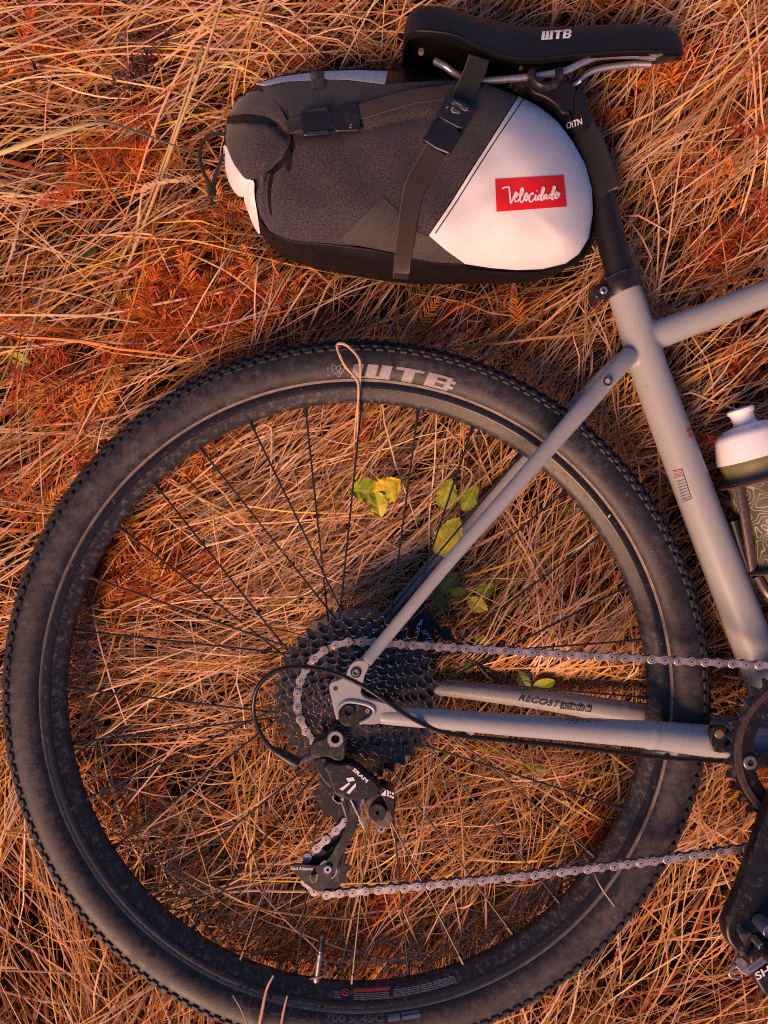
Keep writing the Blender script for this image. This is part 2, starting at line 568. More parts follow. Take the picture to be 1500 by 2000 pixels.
# ------------------------------------------------------------------ dry grass
FLOW = [(200, 100, 12, 20), (100, 250, 10, 24), (250, 420, 35, 45), (600, 50, 12, 32), (100, 600, 15, 42), (300, 620, 35, 45),
        (60, 800, 50, 30), (150, 700, 45, 30), (1200, 20, 20, 30), (1300, 200, 60, 26), (1350, 350, 60, 24), (1420, 470, 45, 34), (1000, 600, 35, 34),
        (600, 600, 58, 34), (450, 500, 30, 45), (1150, 690, 60, 28), (1350, 750, 45, 28), (1440, 720, 45, 25), (1250, 900, 45, 40),
        (300, 1000, 33, 16), (500, 1000, 30, 12), (600, 900, 35, 20), (400, 1180, 18, 24), (250, 1330, 10, 45), (450, 1300, 8, 30),
        (900, 900, 42, 30), (1050, 1100, 58, 24), (1150, 1200, 52, 32), (800, 1050, 40, 30),
        (300, 1500, 20, 75), (450, 1600, 45, 60), (900, 1520, 62, 50), (1000, 1640, 50, 60), (700, 1850, 70, 45), (1000, 1750, 60, 55), (600, 1750, 50, 60),
        (60, 1500, 60, 50), (80, 1800, -58, 42), (200, 1900, -60, 45), (330, 1950, 55, 45), (1250, 1850, 58, 24), (1420, 1560, 40, 55), (1360, 1960, 22, 32), (1150, 1960, 55, 38), (1330, 1750, 62, 24)]
FL = np.array(FLOW, float)

PAL = np.array([(.70, .37, .15), (.80, .49, .26), (.64, .28, .075), (.54, .16, .040), (.72, .43, .075), (.40, .095, .028), (.24, .06, .024), (.26, .20, .024), (.86, .60, .37)])
PAL *= np.array([1.0, .95, 1.0])
PW = np.array([.20, .17, .18, .14, .08, .09, .05, .02, .07])
DEEP_SHADE = np.array([(.075, .024, .009), (.11, .036, .012), (.05, .017, .008), (.18, .065, .020), (.06, .045, .010)])     # bottom thatch, with the shade of the gaps painted into its browns
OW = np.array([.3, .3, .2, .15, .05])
RUST = np.array([(.60, .11, .020), (.48, .080, .018), (.66, .18, .030), (.36, .060, .018), (.68, .25, .050)])
RUSTY = [(90, 740, 60, 2), (150, 800, 50, 1.2), (60, 115, 50, .8), (240, 305, 60, 1.5), (180, 330, 50, .8), (330, 590, 60, 2), (290, 640, 60, 1.4), (420, 600, 60, 1.4), (470, 660, 45, 1.0), (220, 700, 40, .8),
         (250, 1080, 75, 2.2), (330, 1120, 60, 1.8), (250, 1120, 60, 1.6), (200, 1150, 50, 1.2), (430, 860, 45, 1.5), (330, 960, 45, 1.4), (280, 1030, 50, 1.2), (700, 870, 30, .5), (690, 820, 26, .5),
         (1420, 500, 50, 1.4), (1450, 450, 50, .8), (1370, 520, 45, .7), (1330, 130, 50, .9), (1250, 150, 35, .5), (1180, 230, 40, .7), (1460, 110, 45, .6), (1160, 1625, 40, .9), (700, 1830, 45, .9), (640, 1850, 40, .6), (760, 1790, 40, .6),
         (1440, 700, 40, .6), (1260, 640, 40, .4), (600, 90, 40, .5), (1000, 640, 60, .7), (850, 620, 60, .7), (560, 560, 60, .9), (420, 430, 60, .8), (60, 1000, 40, .5), (1490, 1525, 30, .5), (270, 1580, 35, .4), (560, 1640, 40, .4), (1400, 880, 30, .3), (330, 500, 50, 1.0), (450, 545, 50, 1), (120, 880, 40, .6), (20, 620, 50, .8), (160, 40, 50, .5), (1400, 330, 45, .5), (1480, 250, 45, .6)]
def rustiness(px, py):
    v = np.zeros(px.shape)
    for x, y, r, k in RUSTY: v += k * np.exp(-((px - x) ** 2 + (py - y) ** 2) / (2 * (r * .9) ** 2))
    return np.clip(v * .34, 0, .5)

# things that press the grass down: x0, y0, x1, y1, radius, height of the grass under them
def _c(a, b, rad, z): return (a.x, a.y, b.x, b.y, rad, z)
PRESS = []
def zcap(X, Y):
    cap = np.full(X.shape, 1.0)
    for x0, y0, x1, y1, rad, z in PRESS:
        vx, vy = x1 - x0, y1 - y0; L = vx * vx + vy * vy + 1e-9
        t = np.clip(((X - x0) * vx + (Y - y0) * vy) / L, 0, 1)
        d = np.hypot(X - x0 - t * vx, Y - y0 - t * vy)
        cap = np.minimum(cap, z + np.maximum(d - rad, 0) * 1.3)
    r = np.hypot(X + .0274, Y + .1821)
    d = np.maximum(np.abs(r - .3250) - .028, 0)
    return np.minimum(cap, -.036 + d * 1.4)
m3 = lambda px, py, z: (lambda q: Vector((q.x, q.y, -z)))(W(px, py, z))
PRESS += [_c(m3(742, 1397, .066), m3(1000, 1416, .060), .012, -.082), _c(m3(1000, 1416, .060), m3(1392, 1448, .024), .018, -.074), _c(m3(712, 1296, .067), m3(1000, 957, .053), .010, -.078), _c(m3(1000, 957, .053), m3(1165, 767, .03), .012, -.055),
          _c(W(697, 1352), W(697, 1352), .083, -.054), _c(W(825, 1230, -.05), W(825, 1230, -.05), .022, -.07),
          _c(W(560, 300), W(1040, 370), .075, -.07), _c(Vector((.03, .46, 0)), Vector((.08, .46, 0)), .03, -.075), _c(Vector((.08, .46, 0)), Vector((.3, .46, 0)), .02, -.035), _c(W(1226, 590), W(1535, 1442), .02, -.03), _c(W(1250, 660), W(1800, 461), .018, -.03), _c(W(1460, 870), W(1530, 1150), .045, -.042)]

def blade_mesh(name, n, view, seed, zlo, zhi, lmin, lmax, wmin, wmax, pal=PAL, pw=PW, K=7, mask=None, spread_mul=1.0, curl=.55, kind='stuff', label=None, category=None, arch=(.0, .03), slope=.05, press=True):
    r = np.random.default_rng(seed)
    x = r.uniform(view[0], view[1], n); y = r.uniform(view[2], view[3], n)
    s = FOCAL / (CAM_H + .07)
    px = x * s + 750; py = 1000 - y * s
    if mask is not None:
        keep = r.random(n) < mask(px, py)
        x, y, px, py = x[keep], y[keep], px[keep], py[keep]; n = len(x)
    d2 = (px[:, None] - FL[None, :, 0]) ** 2 + (py[:, None] - FL[None, :, 1]) ** 2 + 900
    w = 1 / d2 ** 1.6; w /= w.sum(1, keepdims=True)
    a2 = np.radians(FL[:, 2]) * 2
    th = .5 * np.arctan2((w * np.sin(a2)).sum(1), (w * np.cos(a2)).sum(1))
    sp = np.radians((w * FL[:, 3]).sum(1)) * spread_mul
    # most straw lies in tufts that share a direction
    nc = max(1, n // 14); cid = r.integers(0, nc, n); tufted = r.random(n) < .62
    coff = r.normal(0, 1, nc)[cid] * sp * .8
    ccx, ccy = x[:nc][cid], y[:nc][cid]
    along = r.normal(0, .035, n); acr = r.normal(0, .010, n)
    tb = th[:nc][cid] + coff
    th = np.where(tufted, tb + r.normal(0, .13, n), th + r.normal(0, 1, n) * sp * .75 + np.where(r.random(n) < .12, r.uniform(-1.6, 1.6, n), 0))
    x = np.where(tufted, ccx + along * np.cos(tb) - acr * np.sin(tb), x); y = np.where(tufted, ccy + along * np.sin(tb) + acr * np.cos(tb), y)
    px = x * s + 750; py = 1000 - y * s
    th = th + np.where(r.random(n) < .5, math.pi, 0)
    L = r.uniform(lmin, lmax, n) * r.uniform(.6, 1, n)
    kap = r.normal(0, 1, n) * curl
    wd = r.uniform(wmin, wmax, n) / 2
    z0 = zlo + (zhi - zlo) * r.random(n) ** .8
    ar = r.uniform(arch[0], arch[1], n); sl = r.normal(0, slope, n)
    t = np.linspace(0, 1, K)[None, :]
    kink = np.where(r.random(n) < .13, r.uniform(-1.3, 1.3, n), 0)[:, None] * (t > r.uniform(.3, .8, n)[:, None])
    hd = th[:, None] + kap[:, None] * (t - .5) + kink + r.normal(0, .05, (n, K))
    dx = np.cos(hd); dy = np.sin(hd); st = (L / (K - 1))[:, None]
    X = np.cumsum(dx * st, 1); Y = np.cumsum(dy * st, 1)
    X += (x - X[:, K // 2])[:, None]; Y += (y - Y[:, K // 2])[:, None]
    Z = z0[:, None] + ar[:, None] * (4 * t * (1 - t) - .6) + (sl * L)[:, None] * (t - .5) * 2
    Z = np.minimum(Z, zhi + .012)
    if press: Z = np.minimum(Z, zcap(X, Y))
    Z = np.maximum(Z, GZ + .004)
    roll = r.uniform(-.7, .7, n)[:, None]
    wp = wd[:, None] * np.clip(1.15 - t ** 3 * 1.05, .1, 1) * np.clip(t * 6 + .5, 0, 1)
    sx, sy, sz = -dy * np.cos(roll) * wp, dx * np.cos(roll) * wp, np.sin(roll) * wp * np.ones_like(X)
    up = .45 * wp
    P = np.empty((n, K, 3, 3))
    P[:, :, 0] = np.stack([X - sx, Y - sy, Z - sz], -1)
    P[:, :, 1] = np.stack([X, Y, Z + up], -1)
    P[:, :, 2] = np.stack([X + sx, Y + sy, Z + sz], -1)
    V = P.reshape(-1, 3)
    base = (np.arange(n) * K * 3)[:, None, None]
    kk = (np.arange(K - 1) * 3)[None, :, None]
    q1 = base + kk + np.array([0, 1, 4, 3])[None, None, :]
    q2 = base + kk + np.array([1, 2, 5, 4])[None, None, :]
    Fq = np.concatenate([q1, q2], 1).reshape(-1, 4)
    me = bpy.data.meshes.new(name)
    me.vertices.add(len(V)); me.vertices.foreach_set('co', V.astype(np.float32).ravel())
    me.loops.add(Fq.size); me.loops.foreach_set('vertex_index', Fq.astype(np.int32).ravel())
    me.polygons.add(len(Fq)); me.polygons.foreach_set('loop_start', (np.arange(len(Fq)) * 4).astype(np.int32))
    me.polygons.foreach_set('loop_total', np.full(len(Fq), 4, np.int32))
    me.update(calc_edges=True)
    me.polygons.foreach_set('use_smooth', np.ones(len(Fq), bool))
    ci = r.choice(len(pal), n, p=pw / pw.sum())
    c = pal[ci] * r.uniform(.66, 1.18, (n, 1)) * r.uniform(.93, 1.07, (n, 3))
    rs = r.random(n) < rustiness(px, py)
    c[rs] = RUST[r.integers(0, len(RUST), rs.sum())] * r.uniform(.6, 1.1, (rs.sum(), 1))
    C = np.ones((n, K, 3, 4), np.float32); C[..., :3] = c[:, None, None, :]
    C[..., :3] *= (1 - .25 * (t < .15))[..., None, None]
    at = me.attributes.new('tint', 'FLOAT_COLOR', 'POINT'); at.data.foreach_set('color', C.ravel())
    me.materials.append(M_STRAW)
    o = bpy.data.objects.new(name, me); COL.objects.link(o); WLOC[o.name] = Vector((0, 0, 0))
    o['kind'] = kind
    if label: o['label'] = label
    if category: o['category'] = category
    return o

def geo_blades(o):
    me = o.data
    V = np.empty(len(me.vertices) * 3, np.float32); me.vertices.foreach_get('co', V)
    C = np.empty(len(me.vertices) * 4, np.float32); me.attributes['tint'].data.foreach_get('color', C)
    return V.reshape(-1, 3), C.reshape(-1, 4)

VIEW = (-.52, .52, -.68, .68); WIDE = (-1.1, 1.1, -1.25, 1.25)
CXP, CYP = 697., 1352.
def m_inside(px, py):
    return np.hypot(px - 700, py - 1330) < 560
def m_comb(px, py):      # the combed bright straw in the upper part of the wheel
    ins = np.hypot(px - 700, py - 1330) < 600
    up = np.clip((1420 - py) / 260, 0, 1) * np.clip((1000 - px) / 300, .25, 1)
    return ins * up
def m_low(px, py):
    return np.clip(.35 + .65 * (np.hypot(px - 700, py - 1330) > 640) * (py < 900) + .3 * (py < 700), 0, 1)
def m_out(px, py):
    return ((np.abs(px - 750) > 800) | (np.abs(py - 1000) > 1050)).astype(float)

blade_mesh('dry_grass', 10000, VIEW, 1, -.130, -.098, .05, .22, .0014, .0032, pal=np.vstack([DEEP_SHADE, PAL]), pw=np.concatenate([OW * .92, PW * .08]), label='matted thatch deep under the bicycle, gap shade painted in dark brown', category='grass')
blade_mesh('dry_grass', 7000, VIEW, 2, -.106, -.058, .07, .28, .0010, .0026, curl=.4, label='tangled upper layer of dry orange straw', category='grass')
blade_mesh('dry_grass', 15000, VIEW, 3, -.066, -.026, .09, .28, .0008, .0018, mask=m_comb, spread_mul=.8, curl=.35,
           pal=PAL[[0, 1, 8, 4, 7]] * 1.08, pw=np.array([.24, .34, .28, .10, .04]), label='pale combed straw inside the upper half of the wheel', category='grass')
blade_mesh('dry_grass', 4600, VIEW, 4, -.066, -.024, .10, .36, .0008, .0020, mask=m_low, curl=.35, pal=PAL[[0, 1, 8, 4, 2]], pw=np.array([.26, .27, .22, .12, .13]),
           label='long loose straws lying over the matted grass', category='grass')
blade_mesh('dry_grass', 8500, VIEW, 7, -.066, -.024, .06, .24, .0007, .0016, mask=lambda px, py: m_inside(px, py) * np.clip((py - 1180) / 250, .1, 1), curl=.4, pal=PAL[[0, 1, 2, 4, 8]], pw=np.array([.3, .2, .25, .15, .1]),
           label='criss-crossing thin golden straws inside the lower half of the wheel', category='grass')
blade_mesh('dry_grass', 320, VIEW, 6, -.050, -.022, .22, .50, .0013, .0024, spread_mul=1.5, curl=.25, K=10, pal=PAL[[1, 8, 0, 4]], pw=np.array([.35, .25, .3, .1]),
           label='long pale stems crossing over the straw at odd angles', category='grass')
blade_mesh('dry_grass', 13000, WIDE, 5, -.125, -.05, .12, .36, .0022, .0050, mask=m_out, K=6, label='dry grass around the edges of the clearing', category='grass')

# ------------------------------------------------------------------ bicycle
WC = W(697, 1352, 0)                                  # wheel centre
BB = Vector((.4062, -.2286, 0))                       # bottom bracket
bike = thing('bicycle', (WC.x, WC.y, -.10), 'grey gravel bicycle lying on its side in dry grass with black rear wheel', 'bicycle')

# ---- wheel
wheel = thing('wheel', WC, parent=bike)
TYRE = [(.3122, .0118), (.3146, .0160), (.3190, .0198), (.3255, .0222), (.3335, .0228), (.3395, .0213), (.3450, .0178), (.3495, .0122), (.3525, .0062), (.3532, 0)]
tp = catmull(TYRE, 3)
prof = [tuple(p) for p in tp] + [(r, -z) for r, z in tp[::-1][1:]]
V, F = lathe_geo(prof, WC, 240)
mk('tyre', V, F, M_TYRE, wheel, smooth=60)
TR, TZ = tp[:, 0], tp[:, 1]
def tyre_z(P, eps=.0005):
    P = np.asarray(P, float); z = np.full(len(P), .02)
    for _ in range(5):
        X = WA(P, z); r = np.hypot(X[:, 0] - WC.x, X[:, 1] - WC.y)
        z = np.interp(r, TR, TZ)
    return z + eps
# moulded ridges near the bead
V, F = lathe_geo([(.3116, .0130), (.3122, .0142), (.3134, .0158), (.3139, .0160), (.3142, .0152)], WC, 240)
mk('bead_ridge', V, F, M_BEAD, wheel)

def block_mesh(name, a, b, h, taper=.8):
    V = []
    for z, k in ((-.0012, 1), (h * .75, .95), (h, taper)):
        V += [(-a * k, -b * k, z), (a * k, -b * k, z), (a * k, b * k, z), (-a * k, b * k, z)]
    F = [(8, 9, 10, 11)]
    for q in (0, 4):
        for k in range(4): F.append((q + k, q + (k + 1) % 4, q + 4 + (k + 1) % 4, q + 4 + k))
    return V, F

def tread_frame(th_sec, ang):
    """position and normal on the tyre casing at section angle th_sec (0 = crown)"""
    rr = .3335 + .0205 * math.cos(th_sec); zz = .0225 * math.sin(th_sec)
    # snap to the profile
    i = np.argmin((TR - rr) ** 2 + (TZ - abs(zz)) ** 2); rr, zz = TR[i], math.copysign(TZ[i], zz)
    er = Vector((math.cos(ang), math.sin(ang), 0)); ez = Vector((0, 0, 1)); et = Vector((-math.sin(ang), math.cos(ang), 0))
    n = (er * math.cos(th_sec) + ez * math.sin(th_sec)).normalized()
    b = n.cross(et)
    M = Matrix((et, b, n)).transposed().to_4x4(); M.translation = WC + er * rr + ez * zz
    return M
kv, kf = block_mesh('tread_knob', .0037, .0030, .0024, .82)
kme = bpy.data.meshes.new('tread_knob'); kme.from_pydata(kv, [], kf); kme.materials.append(M_KNOB)
NK = 184
for k in range(NK):
    inst('tread_knob', kme, tread_frame(math.radians(62), 2 * math.pi * k / NK), wheel)
geos = []
rows = [(47, .0036, .0026, .0022, .5), (30, .0032, .0026, .0024, 0), (12, .0028, .0024, .0028, .5), (-12, .0028, .0024, .0028, 0), (-30, .0026, .0022, .003, .5), (-47, .003, .0024, .003, 0), (-62, .0034, .0026, .0028, .5)]
BV, BF = [], []
for deg, a, b, h, ph in rows:
    v0, f0 = block_mesh('', a, b, h)
    v0 = [Vector(v) for v in v0]
    for k in range(NK):
        Mx = tread_frame(math.radians(deg), 2 * math.pi * (k + ph) / NK); q = len(BV)
        BV += [tuple(Mx @ v) for v in v0]; BF += [tuple(i + q for i in f) for f in f0]
mk('tread_blocks', BV, BF, M_KNOB, wheel, smooth=None, kind='stuff')

RIM = [(.3124, .0100), (.3142, .0118), (.3140, .0131), (.3108, .0135), (.3056, .0129), (.3042, .0121), (.3014, .0100), (.2965, .0064), (.2940, .0044), (.2932, .0020), (.2930, 0)]
prof = RIM + [(r, -z) for r, z in RIM[::-1][1:]] + [(.308, -.006), (.308, .006)]
V, F = lathe_geo(prof, WC, 240, closed=True)
mk('rim', V, F, M_RIM, wheel, smooth=28)
V, F = lathe_geo([(.3038, .0123), (.3014, .0104), (.2965, .0068), (.2938, .0047), (.2927, .0021), (.2925, 0), (.2927, -.0021), (.2938, -.0047)], WC, 240)
mk('rim_bed', V, F, M_RIMBED, wheel, smooth=40)

# hub and 32 laced spokes
hubp = [(.004, .066), (.0095, .066), (.0095, .058), (.0165, .056), (.0165, .022), (.0290, .0215), (.0290, .0185), (.0175, .017), (.0130, .004), (.0130, -.02), (.0200, -.031), (.0285, -.032), (.0285, -.035), (.020, -.036), (.020, -.045), (.0095, -.047), (.0095, -.066), (.004, -.066)]
V, F = lathe_geo(hubp, WC, 48)
mk('hub', V, F, M_BLACK, wheel)
for k in range(32):
    side = 1 if k % 2 == 0 else -1
    j = k // 2
    ang = math.radians(90 - 1.0) + 2 * math.pi * k / 32
    tw = math.radians(62) * (1 if j % 2 == 0 else -1)
    hz = .020 if side > 0 else -.0335
    a = Vector((math.cos(ang) * .2945, math.sin(ang) * .2945, .002 * side))
    b = Vector((math.cos(ang + tw) * .0265, math.sin(ang + tw) * .0265, hz + (.0015 if j % 2 else -.0015)))
    P = [WC + a + (b - a) * t for t in (0, .04, .041, .5, 1)]
    V, F = tube_geo(P, [.0021, .0019, .00105, .00100, .00105], 7)
    mk('spoke', V, F, M_SPOKE, wheel, smooth=50)
# valve
vz = 0.0
va = W(617, 1921, vz) ; vdir = (Vector((WC.x, WC.y, 0)) - Vector((va.x, va.y, 0))).normalized()
va = Vector((WC.x, WC.y, 0)) - vdir * .2925
V, F = lathe_geo([(0, -.002), (.0050, -.002), (.0050, .0025), (.0031, .0028), (.0030, .026), (.0024, .0262), (.0024, .029), (0, .029)], None, 18, axis=(va, vdir))
valve = mk('valve_stem', V, F, M_DULL, wheel)
V, F = lathe_geo([(0, .0292), (.0034, .0292), (.0034, .044), (.0026, .047), (0, .0475)], None, 16, axis=(va, vdir))
mk('valve_cap', V, F, M_BLACK, wheel)

# tyre lettering
def arc_map(r0, r1, a0, a1, zr=.021):
    """unit square to photo pixels on the side wall: u along the arc (degrees clockwise from the top), v outwards"""
    c = W(697, 1352, 0); f = S(zr)
    cx, cy = 750 + c.x * f, 1000 - c.y * f
    def m(u, v):
        a = math.radians(a0 + (a1 - a0) * u); r = r0 + (r1 - r0) * v
        return (cx + r * math.sin(a), cy - r * math.cos(a))
    return m
def subdivide_quads(geo, n=6, m=4):
    V, F = geo; NV = []; NF = []
    for f in F:
        q = [np.asarray(V[i], float) for i in f]; b = len(NV)
        for i in range(n + 1):
            for j in range(m + 1):
                u, v = i / n, j / m
                NV.append((q[0] * (1 - u) + q[1] * u) * (1 - v) + (q[3] * (1 - u) + q[2] * u) * v)
        for i in range(n):
            for j in range(m):
                a = b + i * (m + 1) + j; NF.append((a, a + m + 1, a + m + 2, a + 1))
    return np.array(NV), NF
lettering('lettering', None, arc_map(624, 651, -.9, 17.2), lambda P: tyre_z(P, .0006), M_PRINTG, wheel, geo=subdivide_quads(wtb_geo(.03)))
# the small shield mark left of the letters, as outlines
def stroke_px(name, strokes, zf, w, mat, parent, n=5):
    g = []
    for st in strokes:
        C = catmull(st, n) if len(st) > 2 else np.array(st, float)
        z = zf(C) if callable(zf) else np.full(len(C), float(zf))
        P = WA(C, z); g.append(tube_geo(P, w / 2, 5, flat=(1, .45)))
    V, F = join(*g)
    return mk(name, V, F, mat, parent, smooth=60)
sh = [(648, 717), (650, 712), (658, 716), (666, 712), (672, 714), (672, 722), (667, 728), (662, 736), (656, 730), (650, 726), (648, 717)]
stroke_px('shield_mark', [sh, [(653, 719), (658, 722), (660, 730)], [(668, 719), (664, 722), (662, 730)], [(656, 716), (661, 726), (666, 716)]], lambda P: tyre_z(P, .0004), .0008, M_PRINTG, wheel, 3)
lettering('lettering', 'TUBELESS', arc_map(629, 647, -5.1, -4.7), lambda P: tyre_z(P, .0004), M_PRINTG, wheel)
# bottom of the tyre: letters stand with their heads towards the hub
def arc_map_low(r0, r1, x0, x1, zr=.0215):
    c = W(697, 1352, 0); f = S(zr); cx, cy = 750 + c.x * f, 1000 - c.y * f
    def m(u, v):
        a = math.asin((x0 + (x1 - x0) * u - cx) / r0); r = r0 + (r1 - r0) * v
        return (cx + r * math.sin(a), cy + r * math.cos(a))
    return m
lettering('lettering', '700 x 45C', arc_map_low(635, 620, 634, 751), lambda P: tyre_z(P, .0028), simple('slate_print', (.13, .13, .16), .6, 0, .4, .1, 300, 0), wheel, bold=.03)
lettering('lettering', 'RIDDLER', arc_map_low(641, 612, 452, 626), lambda P: tyre_z(P, .0026), M_EMBOSS, wheel, bold=.0, shear=.2)
bx = arc_map_low(637, 618, 758, 822)
lettering('lettering', None, bx, lambda P: tyre_z(P, .0008), simple('bluish_print', (.16, .17, .21), .55, 0, .4, .3, 300, 0), wheel,
          geo=subdivide_quads(polys_geo([[(0, 0), (.38, 0), (.38, 1), (0, 1)], [(.44, .55), (1, .55), (1, 1), (.44, 1)], [(.44, .0), (1, 0), (1, .42), (.44, .42)]])))
# rim label at the bottom
RL = [(.3058, .0119), (.2945, .0055)]
def rim_z(P, eps=.0005):
    P = np.asarray(P, float); z = np.full(len(P), .009)
    for _ in range(5):
        X = WA(P, z); r = np.hypot(X[:, 0] - WC.x, X[:, 1] - WC.y)
        z = np.interp(r, [.2932, .2940, .2965, .3014, .3042, .3056, .3108], [.0024, .0048, .0068, .0104, .0124, .0130, .0136])
    return z + eps
def rmap(r0, r1, x0, x1): return arc_map_low(r0, r1, x0, x1, .009)
def lines_geo(n, seed, fill=.5):
    r = random.Random(seed); polys = []
    for i in range(n):
        y0 = 1 - (i + .75) / n; y1 = y0 + fill / n; x = 0
        while x < .97:
            w = r.uniform(.03, .11); polys.append([(x, y0), (min(1, x + w), y0), (min(1, x + w), y1), (x, y1)]); x += w + .014
    return polys_geo(polys)
lettering('rim_label', None, rmap(581, 574, 692, 762), rim_z, M_REDPRINT, wheel, geo=subdivide_quads(polys_geo([[(0, 0), (1, 0), (1, 1), (0, 1)]]), 12))
lettering('rim_label', None, rmap(597, 583, 692, 762), rim_z, M_PRINTG, wheel, geo=lines_geo(4, 1))
lettering('rim_label', None, rmap(596, 580, 770, 892), rim_z, M_PRINTG, wheel, geo=lines_geo(4, 2))
lettering('rim_label', None, rmap(595, 580, 651, 664), rim_z, M_PRINTG, wheel, geo=lines_geo(3, 3))
stroke_px('warning_mark', [circle_px(675, 1938, 6, 12) + [(681, 1938)], [(671, 1934), (679, 1942)]], rim_z, .0007, M_REDPRINT, wheel, 2)

# ---- brake disc and caliper on the far side
def gear_ring(N, r_out, r_root, r_in, z, th, duty=.5, c=WC, phase=0., lean=0.):
    """toothed ring as one solid; N teeth"""
    prof = [(0.0, r_root), (.14, r_root + .0002), (.31, r_root + (r_out - r_root) * .55), (.40, r_out - .0003), (.45, r_out), (.55, r_out), (.60, r_out - .0003), (.69, r_root + (r_out - r_root) * .55), (.86, r_root + .0002)]
    outer = []; inner = []
    for k in range(N):
        for t, r in prof:
            a = 2 * math.pi * (k + t) / N + phase
            outer.append((r * math.cos(a), r * math.sin(a))); inner.append((r_in * math.cos(a), r_in * math.sin(a)))
    n = len(outer); V = []
    for zz, ring in ((z + th / 2, outer), (z + th / 2, inner), (z - th / 2, inner), (z - th / 2, outer)):
        V += [(c.x + x, c.y + y, zz) for x, y in ring]
    F = []
    for q in range(4):
        A = q * n; B = ((q + 1) % 4) * n
        for i in range(n):
            j = (i + 1) % n; F.append((A + i, A + j, B + j, B + i))
    return V, F
V, F = gear_ring(24, .080, .0775, .062, -.050, .0018)
disc = mk('brake_disc', V, F, M_DULL, bike, smooth=30)
g = []
for k in range(6):
    a = 2 * math.pi * k / 6
    P = [WC + Vector((r * math.cos(a + q), r * math.sin(a + q), -.050)) for r, q in ((.018, 0), (.04, .25), (.064, .42))]
    g.append(tube_geo(P, .0035, 6, flat=(1, .3)))
V, F = join(*g); mk('disc_arms', V, F, M_DULL, disc)
plate('brake_caliper', [(795, 1262), (800, 1225), (812, 1192), (826, 1186), (838, 1198), (846, 1225), (850, 1262), (835, 1275), (805, 1275)], -.035, .030, M_BLACK, bike, bevel=.003, smooth_it=1)
calip = bpy.data.objects['brake_caliper']
lettering('lettering', 'TRP', quad_map((806, 1250), (819, 1208), (813, 1252)), -.0345, M_PRINT, calip, shear=.2, bold=.02)
lettering('lettering', 'SPYRE', quad_map((822, 1232), (846, 1266), (830, 1228)), -.0345, M_PRINT, calip, shear=.2)
V, F = tube_px([(838, 1205, -.04, 10), (862, 1232, -.035, 10), (885, 1250, -.04, 10), (925, 1288, -.055, 9.5), (975, 1335, -.062, 9.5), (1060, 1352, -.060, 9.5), (1260, 1378, -.045, 9.5), (1400, 1388, -.04, 9.5)])
mk('brake_hose', V, F, M_HOUSING, bike)
V, F = cyl_px(872, 1240, 12, -.05, -.030); mk('caliper_bolt', V, F, M_BLACK, calip)

# ---- frame: every tube swept, then fused into one welded skin
SEAT_TUBE = [(1205, 537, 0, 61), (1226, 590, 0, 65), (1278, 750, 0, 70), (1371, 1000, 0, 74), (1466, 1250, 0, 77), (1535, 1442, 0, 78)]
TOP_TUBE = [(1247, 669, 0, 58), (1311, 644, 0, 56), (1400, 610, 0, 54), (1500, 572, 0, 53), (1800, 458, 0, 52), (2300, 268, 0, 50)]
def worldline(p):
    return [W(a, b, z) for a, b, z, w in p]
g = [tube_px(SEAT_TUBE, 8, 28), tube_px(TOP_TUBE, 8, 28)]
# drive-side stays in photo pixels with their own heights; the far side mirrors their real positions
SS = [(1229, 694, .008, 37), (1210, 715, .018, 37), (1165, 767, .030, 36), (1113, 827, .041, 35.5), (1000, 957, .053, 30.5), (879, 1095, .060, 27), (778, 1216, .065, 26), (712, 1296, .067, 26)]
CS = [(742, 1397, .066, 34), (790, 1400, .066, 37), (900, 1408, .064, 40), (1000, 1416, .060, 43), (1130, 1425, .052, 47), (1268, 1435, .038, 54), (1392, 1448, .024, 63), (1540, 1458, .018, 66)]
def both(pts, **kw):
    out = []
    C = catmull(pts, 8)
    P = WA(C[:, :2], C[:, 2]); R = C[:, 3] / 2 / (FOCAL / (CAM_H - C[:, 2]))
    for s in (1, -1):
        Q = P.copy(); Q[:, 2] *= s
        out.append(tube_geo(Q, R, 18, **kw))
    return out
g += both(SS) + both(CS)
bbz = .036
g.append(lathe_geo([(0, bbz), (.022, bbz), (.0225, bbz - .002), (.0225, -bbz + .002), (.022, -bbz), (0, -bbz)], BB, 40))
HT0, HT1 = W(2300, 277, 0), W(2360, 520, 0)
g.append(tube_geo([HT0 + (HT0 - HT1) * .25, HT0, HT1], [.021, .021, .023], 24))
DT1 = HT0 + (HT1 - HT0) * .8
g.append(tube_geo([BB, BB + (DT1 - BB) * .5, DT1], [.024, .023, .022], 24))
# weld beads on the chain stays
for s in (1, -1):
    c = W(1268, 1435, .038); c.z *= s
    d = (W(1392, 1448, .024) - W(1268, 1435, .038)).normalized()
    g.append(tube_geo([c - d * .0045, c - d * .002, c + d * .002, c + d * .0045], [.0125, .0142, .0142, .0125], 18))
V, F = join(*g)
me = bpy.data.meshes.new('frame'); me.from_pydata([tuple(Vector(v) - WC) for v in V], [], F); me.materials.append(M_FRAME)
frame = bpy.data.objects.new('frame', me); COL.objects.link(frame); put(frame, WC, bike)
md = frame.modifiers.new('weld', 'REMESH'); md.mode = 'VOXEL'; md.voxel_size = .0017; md.use_smooth_shade = True
md = frame.modifiers.new('soft', 'SMOOTH'); md.factor = .6; md.iterations = 7

